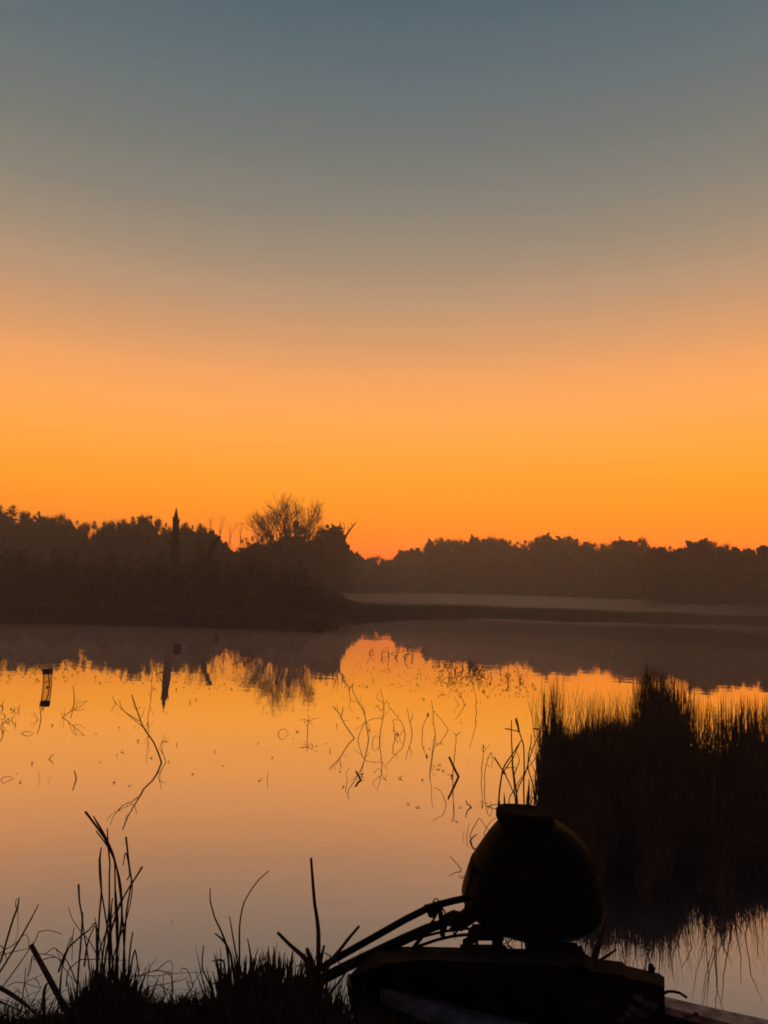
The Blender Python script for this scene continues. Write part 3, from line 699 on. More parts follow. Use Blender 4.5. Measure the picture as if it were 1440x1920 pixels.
b = MB(); b.tube([ax(.72), ax(.74), ax(.97), ax(1)], [8.3 * s, 8.8 * s, 8.8 * s, 8 * s], 20); b.build('cap', M['cap'], ct)
b = MB(); b.tube([ax(-.2) + Vector((3.5 * s, 0, 0)), ax(.35) + Vector((3.4 * s, 0, 0)), ax(.74) + Vector((1.2 * s, 0, 0))], [1.0 * s] * 3, 5); b.build('inner_rod', M['cap'], ct)
b = MB(); b.tube([ax(-.02) + Vector((.8 * s, -.01, 0)), ax(.04) + Vector((.8 * s, -.01, 0)), ax(.1) + Vector((.8 * s, -.01, 0))], [1.2 * s, 2 * s, .8 * s], 6); b.build('knot', M['cap'], ct)

# ------------------------------------------------------------------ reed bed at the right
def hor(x): return 1110 + .035 * (x - 720)
YS = [(1012, 1420), (1020, 1300), (1030, 1250), (1046, 1248), (1056, 1300), (1072, 1345), (1084, 1300), (1100, 1285), (1125, 1275), (1150, 1300), (1180, 1275), (1203, 1268), (1207, 1262), (1284, 1290), (1290, 1320), (1320, 1300), (1350, 1305), (1380, 1320), (1405, 1300), (1440, 1290), (1900, 1290)]
YD = [(1012, 1480), (1022, 1352), (1050, 1345), (1070, 1385), (1090, 1352), (1150, 1345), (1205, 1350), (1230, 1318), (1280, 1330), (1286, 1500), (1330, 1450), (1375, 1470), (1395, 1400), (1440, 1440), (1900, 1380)]
YR = [(1000, 1700), (1100, 1740), (1200, 1742), (1260, 1730), (1300, 1705), (1440, 1680), (1900, 1650)]
items = []
n_dense = 26000
for i in range(n_dense):
    x = random.uniform(1012, 1440) if random.random() < .75 else random.uniform(1440, 1950)
    if x < 1040 and random.random() < (1040 - x) / 30: continue
    D = random.uniform(5.6, 9.5) + .35 * math.sin(x * .05) + .2 * math.sin(x * .17)
    if x < 1070: D = random.uniform(6.2, 9)
    zt = CAM_H - (interp(x, YD) + random.uniform(-16, 60) - hor(x)) / FPX * D
    zr = (interp(x, YR) + abs(random.gauss(0, 1)) * 22 - random.uniform(0, 60) - hor(x)) / FPX * D - CAM_H
    h = min(zt, zr, 1.6)
    if h < 0.12: h = random.uniform(.1, .35)
    h *= random.uniform(.85, 1.0)
    p = P(x, 1400, D)
    X = (x - 720) / FPX * D * 1.006 + 0.035 * 0
    X = P(x, hor(x) + CAM_H * FPX / D, D).x
    items.append(((X, D, -0.05), (X + random.gauss(0, .05), D + random.gauss(0, .05), h), random.uniform(.005, .012), random.gauss(0, .03)))
def in_gap(x):   # brighter windows of the reed bed have fewer stems
    return 0.7 if 1286 < x < 1375 else 1.0
for i in range(3000):
    x = random.uniform(1016, 1440) if random.random() < .8 else random.uniform(1440, 1950)
    if 1055 < x < 1088 and random.random() < .8: continue
    if 1046 < x < 1084 and random.random() < .5: continue
    D = random.uniform(6.0, 10.5)
    ys = interp(x, YS)
    y = ys + abs(random.gauss(0, .55)) * 90 
    zt = CAM_H - (y - hor(x)) / FPX * D
    zr = (interp(x, YR) + 90 * random.random() ** 3 - hor(x)) / FPX * D - CAM_H
    h = min(zt, zr + .25 * random.random())
    if h < .2: continue
    X = P(x, hor(x) + CAM_H * FPX / D, D).x
    items.append(((X, D, -0.05), (X + random.gauss(0, .16) * h, D + random.gauss(0, .1), h), random.uniform(.0025, .006), random.gauss(0, .07)))
# extra tall dense sheaves, some added to stand in for the wood's dark reflection
for x0, x1, n, ya in ((1204, 1238, 460, 1236), (1222, 1262, 420, 1250), (1245, 1292, 420, 1262), (1352, 1450, 620, 1290), (1440, 1900, 2500, 1350), (1019, 1052, 50, 1258)):
    for i in range(n):
        x = random.gauss((x0 + x1) / 2, (x1 - x0) / 2.6) if 1100 < x0 and x1 < 1460 else random.uniform(x0, x1); D = random.uniform(7.5, 11)
        h = CAM_H - (ya + abs(random.gauss(0, 1)) * (90 if x1 < 1460 and x0 > 1100 else 45) - hor(x)) / FPX * D
        X = P(x, hor(x) + CAM_H * FPX / D, D).x
        items.append(((X, D, -0.05), (X + random.gauss(0, .05), D, h), random.uniform(.006, .012), random.gauss(0, .02)))
tag(link(bpy.data.objects.new('reed_bed', blades_mesh('reed_bed', items, M['reed']))), 'dense dark bed of reeds standing in the water right of the motor', 'reeds', kind='stuff')

# single reeds that stand clear of the bed at its left edge
RD = [
 ('reed with a crossbar leaf, first clear reed left of the bed', [([(972,1560),(970,1500),(962,1440),(960,1405),(959,1380),(959,1350)],1.7), ([(947,1366),(958,1368),(966,1370),(973,1372)],1.3)]),
 ('reed with a doubled leafy tip leaning left', [([(985,1560),(982,1480),(983,1440),(982,1400),(977,1382),(972,1368),(966,1348)],1.6), ([(973,1372),(971,1358),(968,1346)],2.2)]),
 ('long bowed reed crossing behind the cowl rim', [([(934,1520),(937,1480),(942,1447),(948,1432),(958,1418),(966,1406),(977,1388)],1.7), ([(940,1455),(950,1438),(962,1420),(972,1398)],1.2)]),
 ('straight slim reed with a fine tip', [([(1003,1560),(1001,1480),(990,1440),(992,1410),(996,1392),(996,1376)],1.4), ([(994,1402),(1000,1412)],1)]),
 ('reed arching up and right into the bed edge', [([(975,1560),(968,1490),(985,1450),(992,1425),(1000,1400),(1010,1378),(1022,1348)],1.3)]),
 ('reed crossing down right from a bud-like tip', [([(927,1420),(938,1438),(946,1450),(958,1475),(968,1502),(972,1540)],1.4), ([(944,1448),(948,1452)],2.6)]),
 ('short thick pointed blade behind the cowl rim', [([(990,1540),(990,1500),(992,1475),(992,1460)],[4.5,3.2,1.6,.6])]),
 ('short pointed blade at the left corner of the rim', [([(940,1540),(936,1505),(935,1490)],[3.5,2,.6])]),
 ('low pointed blade between the rim corner and the thick blade', [([(947,1530),(946,1500),(945,1486)],[3,1.6,.5])]),
 ('reed curving left above the cowl rim', [([(1010,1560),(1004,1470),(1006,1440),(1008,1415),(1016,1398),(1022,1395)],1.5)]),
 ('crooked reed zigzagging below the doubled leafy tip', [([(970,1560),(964,1470),(960,1430),(966,1412),(974,1395)],1.2), ([(963,1455),(970,1438),(974,1424),(968,1408)],1.0)]),
 ('reed leaning right against the bed edge', [([(996,1560),(1006,1480),(1010,1430),(1016,1400),(1020,1350),(1022,1325)],1.6)]),
 ('upright reed closest to the dense bed', [([(1012,1560),(1014,1480),(1016,1440),(1018,1380),(1019,1330),(1021,1300)],1.8)]),
 ('fine arched reed with a drooping end left of the bed', [([(953,1540),(955,1497),(965,1480),(975,1462),(990,1440),(1006,1418),(1014,1404)],1.0), ([(948,1440),(960,1439),(969,1440)],.9)]),
 ('reed with a broken sideways leaf at the bed edge', [([(1018,1540),(1018,1440),(1019,1380)],1.6), ([(1000,1366),(1010,1368),(1018,1373)],1.6)]),
]
for lab, paths in RD:
    traced('reed', paths, 6.1 + .5 * random.random(), M['reed'], lab, 'reed', 'reeds standing clear of the bed', jitter=.05)
# long strands at the near side of the bed whose reflections hang down to the water by the board
for i, (x, yb, lab) in enumerate([(1206, 1862, 'long reed whose reflection trails lowest beside the box end'), (1222, 1835, 'long reed right of the lowest trailing one'), (1255, 1790, 'forward reed left of the reflected sheaf'),
        (1288, 1775, 'forward reed at the start of the reflected sheaf'), (1340, 1870, 'tall forward reed in the middle of the reflected sheaf'), (1352, 1868, 'hook-tipped forward reed of the reflected sheaf'),
        (1362, 1830, 'forward reed just right of the middle sheaf'), (1325, 1845, 'bent forward reed left of the middle sheaf'), (1372, 1800, 'short forward reed right of the sheaf'), (1408, 1830, 'outer forward reed curving away right'), (1425, 1760, 'last forward reed near the picture right edge')]):
    D = 5.45 + .1 * (i % 3); h = (yb - hor(x)) / FPX * D - CAM_H
    X = P(x, hor(x) + CAM_H * FPX / D, D).x; rnd = random.Random(i)
    b = MB(); k = rnd.gauss(0, .05)
    b.tube([(X + .05 * h, D, -.05), (X + k, D, h * .4), (X + k * .3 + rnd.gauss(0, .02), D, h * .75), (X + rnd.gauss(0, .05), D, h)], [.004, .0036, .003, .0015], 5)
    if i in (0, 4, 5, 7): b.tube([(X + k, D, h * .45), (X + k - .07, D, h * .7), (X + k - .1, D, h * .93)], [.003, .0025, .001], 4)
    tag(b.build('reed', M['reed'], origin=(X, D, 0)), lab, 'reed', 'forward reeds of the bed')

# ------------------------------------------------------------------ boat
bo = empty('boat', tuple(G(900, 1900, .1)), 'dark beached boat with pale metal gunwale under the outboard motor', 'boat')
GZ = 0.30
inner = [(655, 1829), (700, 1846), (740, 1857), (800, 1869), (880, 1893), (1000, 1922), (1120, 1955), (1300, 2010), (1500, 2070)]
outer = [(650, 1832), (694, 1853), (728, 1868), (778, 1890), (850, 1918), (930, 1952), (1020, 1995), (1150, 2060), (1300, 2140)]
b = MB()
ri = [G(x, y, GZ + .015) for x, y in inner]; ro = [G(x, y, GZ) for x, y in outer]
rings = []
for a, c in zip(ri, ro):
    m1 = a.lerp(c, .5) + Vector((0, 0, .012))
    rings.append([a + Vector((0, 0, -.03)), a, m1, c, c + Vector((0, 0, -.035))])
b.loft(rings); b.build('gunwale', M['gunwale'], bo, smooth=False)
b = MB(); rings = []
for a, c in zip(ri, ro):
    rings.append([c + Vector((0, 0, -.03)), a + Vector((.02, .02, -.03)), a + Vector((.10, .06, -.30)), c + Vector((.06, .04, -.30))])
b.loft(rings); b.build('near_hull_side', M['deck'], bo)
fi = [(1236, 1884), (1300, 1901), (1370, 1919), (1440, 1936), (1560, 1966), (1700, 2002)]
fo = [(1236, 1866), (1300, 1881), (1370, 1897), (1440, 1912), (1560, 1938), (1700, 1968)]
b = MB(); rings = []
for (x1, y1), (x2, y2) in zip(fi, fo):
    a = G(x1, y1, GZ); c = G(x2, y2, GZ)
    rings.append([a, c, c + Vector((0, 0, -.03)), a + Vector((0, 0, -.03))])
b.loft(rings); o = b.build('far_gunwale_board', M['board'], bo); o['label'] = 'pinkish weathered board along the far gunwale'
b = MB(); rings = []
for (x1, y1), (x2, y2) in zip(fi, fo):
    a = G(x1, y1, GZ) + Vector((0, 0, -.031)); c = G(x2, y2, GZ) + Vector((0, -.015, -.031))
    rings.append([a, c, c + Vector((0, -.1, -.3)), a + Vector((0, -.1, -.3))])
b.loft(rings); b.build('far_hull_side', M['deck'], bo)
# bottom of the boat
b = MB(); rings = []
for i in range(9):
    u = i / 8
    near = Vector(ri[i]) ; near.z = 0.06
    far = G(660 + 130 * i, 1832 + 17 * i, .3) + Vector((0, .05, 0)); far.z = 0.06
    rings.append([near, far, far + Vector((0, 0, -.05)), near + Vector((0, 0, -.05))])
b.loft(rings); b.build('boat_floor', M['deck'], bo)
# raised dark cover with the sloping front
st = [((655, 1828), (656, 1829), (657, 1831)), ((704, 1779), (722, 1806), (740, 1856)), ((790, 1778), (800, 1800), (815, 1872)), ((870, 1780), (872, 1803), (885, 1893)),
      ((1000, 1783), (1003, 1808), (1010, 1925)), ((1094, 1785), (1096, 1812), (1100, 1950)), ((1112, 1797), (1113, 1822), (1115, 1954)), ((1168, 1803), (1170, 1828), (1172, 1968)),
      ((1173, 1810), (1174, 1834), (1176, 1969)), ((1236, 1825), (1236, 1846), (1236, 1985)), ((1246, 1832), (1246, 1852), (1247, 1986))]
b = MB(); rings = []
for i, (ft, ntp, nb) in enumerate(st):
    u = i / (len(st) - 1); df_ = 3.42 - .25 * u; dn = 3.15 - .25 * u
    a = P(*ft, df_); c = P(*ntp, dn)
    if i == 0: a = P(655, 1828, 3.33); c = P(656, 1829.5, 3.32)
    e = G(nb[0], nb[1], GZ - .01)
    if i == 0: e = P(657, 1832, 3.31)
    g = Vector((a.x, a.y - .01, .1 if i else e.z - .01))
    rings.append([a, c, e, g])
b.loft(rings)
cover = b.build('cover', M['deck'], bo)
bv = cover.modifiers.new('edge', 'BEVEL'); bv.width = .006; bv.segments = 2; bv.limit_method = 'ANGLE'
b = MB(); b.tube([P(704, 1778, 3.41), P(790, 1777.5, 3.405), P(870, 1779.5, 3.4), P(1000, 1782, 3.36), P(1094, 1784.5, 3.3)], .006, 6)
b.build('top_rail', M['steel'], bo)
b = MB(); b.prism([(1086, 1788), (1087, 1778), (1092, 1776), (1094, 1781), (1097, 1789)], 3.3, .02); b.prism([(1060, 1786), (1062, 1777), (1086, 1778), (1086, 1787)], 3.28, .05); b.build('cleat', M['steel'], bo)
b = MB(); b.prism([(1220, 1824), (1221, 1815), (1224, 1812), (1229, 1815), (1227, 1826)], 3.17, .03); b.build('lug', M['steel'], bo)
b = MB(); b.tube([P(1217, 1823, 3.18), P(1216, 1812, 3.18)], .003, 5); b.build('pin', M['steel'], bo)
b = MB(); b.tube([G(1246, 1862, .33), G(1252, 1859, .335), G(1262, 1859, .335), G(1275, 1862, .33), G(1287, 1870, .305)], .006, 6); b.build('cable', M['rubber'], bo)
# motor foot bracket on the cover
b = MB()
dB = 3.42; T = .014
for poly in ([(868, 1782), (868, 1772), (876, 1760), (879, 1745), (886, 1738), (886, 1735), (944, 1735), (945, 1748), (945, 1764), (868, 1764)],
             [(870, 1764), (881, 1764), (881, 1774), (868, 1774)], [(891, 1764), (897, 1764), (897, 1774), (891, 1774)], [(923, 1764), (943, 1764), (943, 1774), (923, 1774)],
             [(864, 1773), (945, 1774), (950, 1776), (950, 1784), (862, 1784)]):
    b.prism(poly, dB, T)
# ------------------------------------------------------------------ outboard motor
mo = empty('outboard_motor', tuple(P(1020, 1790, 3.5)), 'big dark rounded outboard motor cowl with rimmed top above the boat', 'outboard motor')
b.build('clamp_bracket', M['steel'], mo)
DM = 3.62
PROF = [(1541, 940, 1040), (1549, 933, 1057), (1565, 922, 1079), (1590, 907, 1100), (1614, 893, 1110), (1650, 880, 1117), (1668, 875, 1120),
        (1682, 873, 1121), (1694, 876, 1120), (1704, 884, 1117), (1716, 899, 1110), (1729, 921, 1096), (1741, 946, 1080), (1752, 970, 1066), (1761, 984, 1060), (1795, 990, 1056), (1830, 992, 1052)]
def ring_at(y, xl, xr, n=36, depth=.86, grow=1.0):
    c = P((xl + xr) / 2, y, DM); hw = (xr - xl) / 2 * DM / FPX * grow
    r = []
    for k in range(n):
        q = 2 * math.pi * k / n; ca, sa = math.cos(q), math.sin(q)
        e = 2 / 2.8
        r.append(c + (CR * (abs(ca) ** e * (1 if ca > 0 else -1) * hw)) + Vector((0, 1, 0)) * (abs(sa) ** e * (1 if sa > 0 else -1) * hw * depth))
    return r
def ring_xy(y): return interp(y, [(p[0], p[1]) for p in PROF]), interp(y, [(p[0], p[2]) for p in PROF])
upper = [p for p in PROF if p[0] <= 1614]
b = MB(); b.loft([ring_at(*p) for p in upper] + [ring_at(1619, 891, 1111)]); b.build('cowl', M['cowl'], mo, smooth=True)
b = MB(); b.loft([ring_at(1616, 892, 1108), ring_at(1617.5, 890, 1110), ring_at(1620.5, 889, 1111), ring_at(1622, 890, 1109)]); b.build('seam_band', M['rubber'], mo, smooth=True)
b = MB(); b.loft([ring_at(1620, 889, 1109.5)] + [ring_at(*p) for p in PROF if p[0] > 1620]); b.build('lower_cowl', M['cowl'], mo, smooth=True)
rimr = [(1547, 941, 1030), (1542, 935, 1034), (1536, 933, 1036), (1524, 933, 1034), (1519, 937, 1029), (1518, 944, 1022), (1520, 952, 1014)]
rings = []
for p in rimr:
    r = ring_at(*p); cx = sum(v.x for v in r) / len(r)
    rings.append([v + Vector((0, 0, -(v.x - cx) * .07)) for v in r])
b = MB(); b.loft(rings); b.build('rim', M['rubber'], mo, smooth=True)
# grab strap and pull cord on the left side
traced('pull_cord', [([(884, 1640), (880, 1655), (874, 1670), (871, 1684), (874, 1684), (877, 1668)], [1.6, 1.5, 1.4, 1.4, 1.2, 1])], 3.55, M['rubber'], None, None, parent=mo)
# side latch
b = MB(); b.prism([(884, 1628), (892, 1626), (894, 1640), (886, 1644), (883, 1638)], 3.53, .03); b.build('latch', M['rubber'], mo)

# tiller bars running down to the bushes
dT = 3.38
def bar(name, pts, r, mat=M['steel'], n=8, d=None):
    b = MB(); b.tube([P(x, y, (d or dT) + k * .0) for k, (x, y) in enumerate(pts)], [q * dT / FPX for q in r] if hasattr(r, '__len__') else r * dT / FPX, n)
    return b.build(name, mat, mo, smooth=True)
bar('tiller_bar', [(552, 1862), (592, 1822), (625, 1800), (700, 1758), (760, 1724), (800, 1704), (815, 1698), (850, 1689), (884, 1682)], [7, 6.5, 6.3, 6.2, 6.2, 6.2, 6.2, 6, 6])
bar('lower_bar', [(560, 1872), (600, 1838), (650, 1812), (700, 1788), (760, 1760), (800, 1742), (835, 1730), (850, 1727)], [10, 9.5, 9, 9, 9, 8.5, 7, 6])
bar('brace_rod', [(735, 1775), (790, 1757), (830, 1747), (872, 1741), (885, 1742)], 2.2)
bar('brace_rod', [(770, 1779), (820, 1762), (850, 1755), (890, 1751)], 2.6)
bar('strut', [(773, 1780), (790, 1758), (806, 1736), (814, 1726)], 3.6)
bar('strut', [(830, 1755), (829, 1735), (826, 1712), (823, 1696)], [4.6, 5, 4.6, 4])
b = MB(); b.prism([(795, 1700), (822, 1694), (824, 1706), (819, 1718), (813, 1728), (812, 1722), (804, 1720), (801, 1712)], dT - .02, .02); b.build('throttle_mount', M['steel'], mo)
b = MB()
pts = [P(817.5 + 5.2 * math.cos(q), 1692 - 7 * math.sin(q), dT - .01) for q in [math.pi * (i / 8 * 1.3 - .15) for i in range(9)]]
b.tube(pts, 1.1 * dT / FPX, 6); b.build('shackle', M['steel'], mo)
b = MB(); b.prism([(831, 1748), (830, 1722), (838, 1715), (842, 1713), (852, 1709), (856, 1711), (864, 1712), (871, 1706), (872, 1700), (876, 1697), (882, 1698), (888, 1694), (905, 1705), (890, 1718),
                   (878, 1730), (870, 1740), (868, 1746), (858, 1745), (846, 1744), (845, 1738), (840, 1735), (838, 1739), (838, 1748)], 3.44, .02); b.build('steering_head', M['steel'], mo)
bar('link_rod', [(828, 1700), (833, 1708), (835, 1714), (832, 1717)], 1.5)
bar('link_rod', [(855, 1762), (850, 1748), (843, 1740)], [.5, 1.3, 1.8])
bar('link_rod', [(848, 1758), (858, 1744), (863, 1735)], 2.0)
bar('upper_arm', [(860, 1740), (885, 1724), (905, 1706)], [7, 7, 8], d=3.46)

# bare snag behind the boat and a short stick
Ds = 3.95
traced('dead_branch', [([(1113, 1800), (1118, 1782), (1124, 1765), (1130, 1750), (1133, 1735), (1138, 1715)], [6.5, 6.2, 5.5, 4.5, 3.6, 2.5]), ([(1126, 1762), (1120, 1750), (1114, 1738), (1112, 1728)], [3.2, 2.6, 2, 1])], Ds, M['deadwood'],
       'thick dark forked branch rising behind the boat right of the motor', 'branch', n=7)
traced('stick', [([(1120, 1803), (1138, 1792), (1156, 1780)], [2.6, 2.4, 1.8])], 3.6, M['deadwood'], 'short slanting stick at the foot of the forked branch', 'stick')

# ------------------------------------------------------------------ near bank plants
def bankpt(x, D): # ground height of the bank under column x at distance D
    X = P(x, 1850, D).x; return X, max(-.05, bank_z(X, D))
def tuft(label, stems, D, group=None, mat='stalk', name='stalk_tuft', cat='plant'):
    x0 = stems[0][0][0][0]; X, z = bankpt(x0, D)
    e = empty(name, (X, D, z), label, cat, group)
    for i, (pts, r) in enumerate(stems):
        dd = D + .12 * math.sin(i * 2.3)
        traced('stem', [(pts, r)], dd, M[mat], None, None, parent=e, jitter=.015, n=5)
    return e
tuft('tallest tuft of dry stems on the near bank, tips reaching up left', [
 ([(212,1900),(218,1800),(228,1725),(227,1670),(222,1640),(214,1612),(206,1594),(196,1572),(178,1546),(160,1522)], [2.2,2,1.9,1.9,1.8,1.7,1.7,1.8,2,2.2]),
 ([(236,1890),(232,1760),(226,1680),(219,1630),(211,1598),(196,1566),(184,1546),(175,1530)], [2,1.8,1.6,1.5,1.5,1.7,1.9,1]),
 ([(206,1900),(206,1780),(205,1700),(205,1640),(206,1620),(203,1590),(201,1553)], [2,1.8,1.6,1.5,1.5,1.6,1]),
 ([(222,1890),(219,1760),(216,1690),(215,1620),(210,1602),(198,1582),(180,1558)], [2,1.8,1.6,1.4,1.3,1.3,1.1]),
 ([(184,1900),(183,1790),(186,1720),(190,1672),(188,1630),(187,1610),(190,1588)], [2,1.9,1.7,1.6,1.7,2,.8]),
 ([(206,1890),(203,1760),(196,1708),(190,1672),(187,1640),(186,1610)], [1.9,1.7,1.5,1.4,1.8,1.6]),
 ([(228,1890),(232,1790),(237,1710),(245,1665),(246,1648),(242,1622),(236,1569)], [1.9,1.8,1.6,1.4,1.3,1.6,1.8]),
 ([(186,1890),(200,1780),(216,1720),(232,1682),(247,1657),(258,1640),(267,1625)], [2,1.9,1.8,1.6,1.6,1.7,1.9]),
 ([(238,1650),(243,1640),(240,1615),(235,1598),(231,1622)], [1.3,1.2,1.1,1,.9]),
 ([(180,1890),(194,1780),(203,1720),(205,1672)], 1.9), ([(216,1880),(208,1760),(209,1700),(211,1684)], 1.9), ([(213,1880),(221,1740),(219,1700),(217,1671)], 2.0),
 ([(240,1880),(241,1820),(244,1780),(249,1747)], 2.1), ([(236,1880),(246,1810),(253,1781),(257,1800),(260,1827)], 1.8), ([(196,1880),(190,1780),(180,1733),(178,1720)], 1.2),
 ([(200,1890),(214,1790),(238,1720),(248,1670),(246,1640)], 1.5), ([(170,1885),(185,1790),(200,1745),(214,1712),(226,1690)], 1.5),
], 3.15)
tuft('thin tuft with a folded stalk left of the tallest tuft', [
 ([(142,1900),(147,1820),(152,1760),(154,1720),(149,1692),(147,1658)], [2,1.8,1.6,1.5,1.6,2]), ([(176,1880),(164,1790),(156,1740),(155,1711)], 1.6),
 ([(108,1900),(114,1830),(122,1795),(130,1775),(136,1757),(139,1740)], 1.3), ([(110,1822),(117,1800),(128,1778),(150,1757),(168,1743),(180,1731),(181,1790),(182,1860)], [2,1.8,1.6,1.5,1.3,1.5,1.5,1.6]),
 ([(158,1812),(162,1780),(168,1757),(178,1736)], 1.8), ([(124,1850),(128,1820),(150,1800),(165,1799),(190,1798),(215,1799),(238,1802)], 1.1), ([(186,1800),(168,1765),(150,1745),(135,1722),(128,1700)], .9),
 ([(146,1850),(130,1810),(117,1790),(104,1778)], 1.2), ([(112,1880),(117,1810),(130,1765),(136,1758),(135,1800)], 1.0),
], 3.2)
tuft('leaning dry stems rising from the picture left edge', [
 ([(-20,1845),(2,1800),(12,1765),(24,1725),(32,1704),(36,1683)], [1.9,1.8,1.8,1.7,1.8,1]), ([(-25,1860),(0,1822),(20,1790),(40,1756),(60,1720),(72,1696)], [1.8,1.7,1.6,1.5,1.3,.8]),
 ([(-20,1875),(5,1850),(38,1805),(56,1778)], 1.4), ([(30,1702),(29,1692),(32,1684)], .9), ([(-10,1795),(10,1780),(28,1770),(42,1755),(50,1753),(54,1765),(53,1778)], .9),
 ([(34,1705),(33,1750),(26,1770)], .6), ([(-5,1792),(25,1785),(45,1780),(56,1778),(60,1772)], .8), ([(62,1772),(70,1755),(72,1748),(90,1744),(106,1748),(116,1752)], .9), ([(-5,1772),(4,1775),(10,1790),(14,1805)], .9),
], 3.1)
tuft('tuft of long thin stems in the middle of the near bank', [
 ([(432,1890),(430,1820),(424,1772),(414,1745),(403,1722),(398,1704),(394,1688),(394,1666)], [2.2,2,1.9,1.6,1.4,1.3,1.2,.9]),
 ([(449,1880),(449,1800),(449,1740),(453,1710),(458,1692),(470,1670),(485,1650),(504,1633)], [2,1.8,1.5,1.3,1.2,1.1,1,.8]),
 ([(448,1870),(444,1800),(438,1765),(434,1740),(430,1718)], [1.9,1.6,1.4,1.2,.8]), ([(442,1850),(432,1790),(420,1765),(403,1750)], [2.4,2.2,2,1]),
 ([(470,1850),(472,1810),(468,1780),(464,1760)], [2.4,2,1.5,.7]), ([(404,1880),(392,1845),(380,1818),(379,1800),(382,1773)], [1.7,1.5,1.4,1.3,1]), ([(360,1850),(370,1832),(380,1818)], .8),
 ([(424,1850),(420,1805),(412,1800),(397,1802)], [1.5,1.6,1.8,.7]), ([(430,1860),(420,1835),(411,1806)], 1.2),
], 3.2)
tuft('wiry arching grass stems between the two long-stemmed tufts', [
 ([(250,1850),(262,1830),(290,1820),(310,1822),(322,1834),(322,1860)], 1.1), ([(318,1880),(324,1860),(322,1828),(316,1822),(306,1828),(308,1860)], 1.0),
 ([(290,1822),(312,1804),(320,1802),(324,1812),(322,1832)], .8), ([(262,1870),(280,1850),(310,1845),(340,1838),(352,1832)], .9), ([(240,1832),(262,1828),(290,1830),(330,1825),(395,1822)], .7),
 ([(276,1870),(277,1835),(280,1805)], .9), ([(277,1825),(286,1806),(295,1798)], .7), ([(344,1870),(362,1850),(352,1820),(342,1815),(340,1822)], 1.0), ([(356,1855),(350,1838),(362,1846)], 1.0),
 ([(395,1850),(402,1842),(420,1843),(428,1860)], .9), ([(380,1880),(390,1850),(410,1842)], .9),
], 3.15)
tuft('bleached wiry stems low at the far left of the bank', [
 ([(38,1900),(42,1870),(46,1840),(48,1815)], 1.2), ([(46,1842),(64,1834),(80,1827)], .8), ([(12,1850),(28,1842),(46,1843),(62,1849),(76,1852)], .8), ([(46,1845),(52,1865),(57,1890)], .8), ([(58,1885),(70,1862),(78,1850)], .8),
 ([(60,1792),(58,1815),(50,1838)], .8), ([(66,1835),(72,1842),(76,1852)], .8), ([(26,1886),(32,1875),(36,1865),(34,1858),(28,1862)], 1.0), ([(66,1800),(62,1796),(68,1789),(84,1789),(100,1792),(113,1800)], .9),
 ([(80,1800),(94,1795),(108,1796),(120,1815),(140,1840),(150,1845)], .9), ([(84,1790),(96,1780),(104,1778),(112,1795),(116,1806)], .8), ([(52,1830),(58,1800),(62,1790)], .7), ([(-5,1875),(20,1887),(50,1900)], 1.6),
 ([(-5,1852),(25,1870),(60,1895)], 1.8),
], 3.05)
traced('fallen_stick', [([(150, 1940), (122, 1890), (98, 1845), (78, 1808), (58, 1771)], [6, 5.5, 5, 4.6, 4.2])], 3.02, M['deadwood'], 'thick straight dark stick slanting up from the bottom left', 'stick', n=7)
traced('fallen_stick', [([(-10, 1845), (20, 1862), (45, 1880), (70, 1905)], [2.6, 2.6, 2.4, 2])], 3.0, M['deadwood'], 'thinner dark stick crossing low at the left edge', 'stick', n=6)
tuft('dark curled dock leaf standing beside the thick slanting stick', [([(84, 1920), (82, 1890), (82, 1865), (85, 1850), (90, 1843)], [3.6, 3.4, 3, 2.6, 1.2])], 3.04, mat='grass', name='dock_leaf')
st = empty('cut_shrub', tuple(P(597, 1860, 3.12)), 'cut shrub with thick stiff stems where the tiller bars end', 'shrub')
for pts, r in [([(598, 1900), (598, 1850), (597, 1790), (597, 1750), (594, 1720), (590, 1695), (587, 1660), (583, 1608)], [6, 5, 4.2, 3.9, 3.4, 3, 2.8, 2.2]),
               ([(594, 1850), (582, 1810), (567, 1792), (545, 1773), (521, 1749)], [6, 5, 4, 3.2, 2.6]), ([(600, 1845), (618, 1805), (638, 1780), (655, 1758), (673, 1737)], [5, 3.6, 3, 2.8, 2.2]),
               ([(592, 1830), (584, 1802), (579, 1790), (576, 1780)], [6, 4.6, 4.2, 3.6]), ([(600, 1810), (604, 1790), (608, 1773)], [3.4, 2.8, 2]), ([(578, 1830), (574, 1812), (570, 1790)], [4.5, 3.4, 2.4]),
               ([(596, 1880), (590, 1850), (560, 1832)], [7, 6, 3]), ([(609, 1786), (625, 1797), (640, 1808), (655, 1818)], [1, 1, 1, .8]), ([(556, 1812), (566, 1808), (576, 1814)], 1.1)]:
    traced('stem', [(pts, r)], 3.12, M['deadwood'], None, None, parent=st, jitter=.02, n=7)

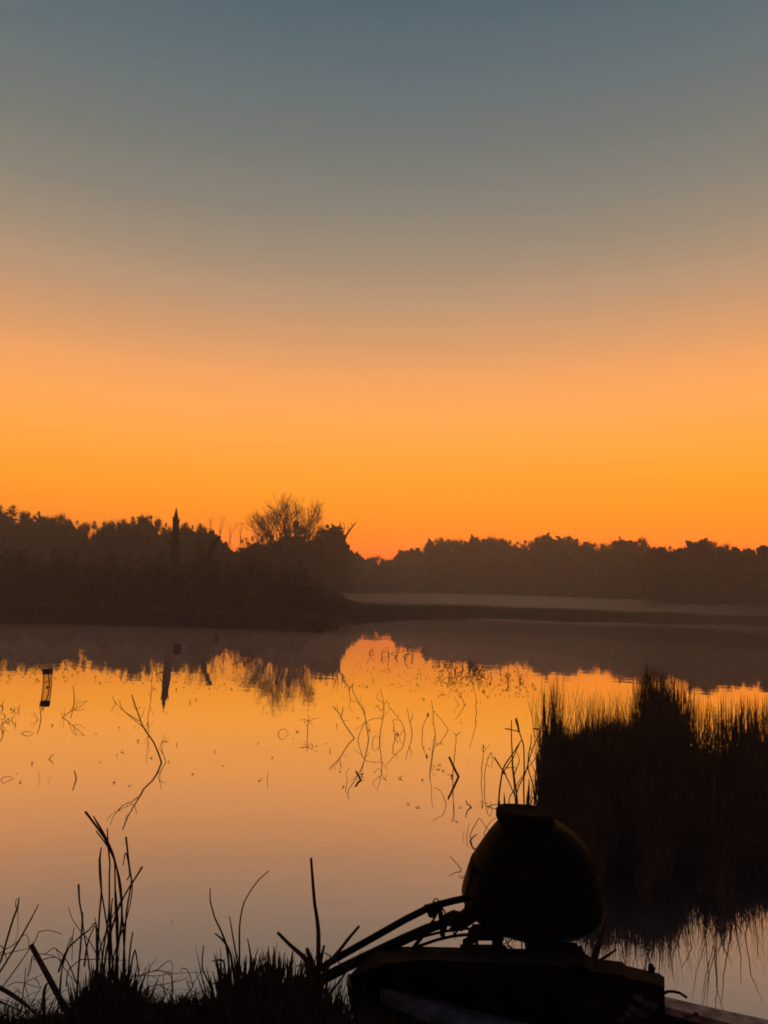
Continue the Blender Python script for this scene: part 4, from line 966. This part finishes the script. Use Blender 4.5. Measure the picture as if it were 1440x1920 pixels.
# bank grass: blades too many to count
def grass_patch(label, n, x0, x1, D0, D1, ytop, spread, width, name='bank_grass', curl=.03):
    it = []
    for i in range(n):
        x = random.uniform(x0, x1); D = random.uniform(D0, D1); X, z = bankpt(x, D)
        y = interp(x, ytop) + abs(random.gauss(0, 1)) * spread
        zt = P(x, y, D).z
        h = max(.03, zt - z)
        it.append(((X, D, z - .02), (X + random.gauss(0, .22) * h, D + random.gauss(0, .12) * h, z + h), random.uniform(.5, 1.2) * width, random.gauss(0, curl)))
    tag(link(bpy.data.objects.new(name, blades_mesh(name, it, M['grass']))), label, 'grass', kind='stuff')
grass_patch('broad upright grass blades at the foot of the tallest dry tuft', 260, 150, 252, 3.0, 3.4, [(150, 1850), (175, 1815), (200, 1800), (245, 1805), (252, 1840)], 30, .012, curl=.008)
grass_patch('dense low grass around the foot of the tallest dry tuft', 900, 140, 262, 2.9, 3.5, [(140, 1880), (170, 1845), (250, 1845), (262, 1870)], 18, .008, curl=.015)
grass_patch('leafy grass clump between the middle tuft and the cut shrub', 300, 405, 600, 3.0, 3.5, [(405, 1850), (430, 1790), (470, 1785), (540, 1778), (565, 1800), (600, 1830)], 34, .017, curl=.008)
grass_patch('dense dark grass filling the middle of the bank', 1800, 330, 640, 2.85, 3.55, [(330, 1862), (352, 1866), (400, 1866), (440, 1840), (480, 1824), (560, 1832), (600, 1852), (640, 1872)], 26, .012, curl=.012)
grass_patch('sparse grass over the water gap left of the boat tip', 90, 600, 668, 3.2, 3.6, [(600, 1800), (640, 1825), (668, 1850)], 30, .006, curl=.012)
grass_patch('ragged low grass along the whole near bank', 1500, -60, 640, 2.8, 3.6, [(-60, 1868), (100, 1868), (240, 1852), (330, 1846), (400, 1852), (640, 1875)], 42, .006, curl=.05)
grass_patch('low dark grass in front of the boat gunwale', 1300, 600, 1000, 2.45, 3.0, [(600, 1880), (700, 1893), (850, 1935), (1000, 1990)], 12, .006, curl=.012)
# tangle of curling stems near the waterline
b = MB(); rnd = random.Random(5)
for i in range(290):
    x = rnd.choice([rnd.uniform(240, 430), rnd.uniform(240, 345), rnd.uniform(-10, 150), rnd.uniform(340, 430)]); D = rnd.uniform(3.0, 3.5); X, z = bankpt(x, D)
    p = Vector((X, D, z)); q = Vector((rnd.gauss(0, .4), rnd.gauss(0, .2), 1)).normalized(); ln = rnd.uniform(.03, .1); pts = [p]; turn = rnd.choice((-1, 1)) * rnd.uniform(.1, .5)
    for k in range(6):
        pts.append(pts[-1] + q * ln / 3); q = (q + Vector((turn, rnd.gauss(0, .1), -.12))).normalized()
    b.tube(pts, [.0022, .002, .0018, .0016, .0014, .0012, .0008], 4, False)
tag(b.build('curled_grass', M['stalk'], origin=(-1, 3.2, .1)), 'mat of thin curled dead grass along the bank edge', 'dead grass', kind='stuff')

# fluffy seed heads on a dry plant in front of the boat's cover
fl = empty('seedhead_plant', tuple(P(1190, 1925, 2.7)), 'dry plant with pale fluffy seed heads at the bottom beside the box', 'plant')
rnd = random.Random(9)
for j, (x, y, rr) in enumerate([(1198, 1872, 9), (1212, 1882, 7), (1226, 1886, 8), (1186, 1890, 7), (1198, 1898, 9), (1178, 1902, 7), (1208, 1903, 6), (1290, 1905, 8), (1305, 1902, 5), (1166, 1912, 8)]):
    c = P(x, y, 2.7); rad = rr * 2.7 / FPX
    RNG = np.random.default_rng(j)
    d3 = RNG.normal(size=(150, 3)); d3 /= np.linalg.norm(d3, axis=1)[:, None]
    cs = np.array(c)[None] + d3 * (RNG.random(150) ** .4)[:, None] * rad * np.array([1, 1, .7])
    v, f = leaf_quads(cs - np.array(parent_origin(fl))[None], .0035)
    link(bpy.data.objects.new('seed_head', np_mesh('seed_head', v, f, M['seed'])), fl)
    traced('stem', [([(1190 + (x - 1190) * .3, 1960), ((x + 1190) / 2, 1925), (x, y)], 1.0)], 2.71, M['stalk'], None, None, parent=fl)
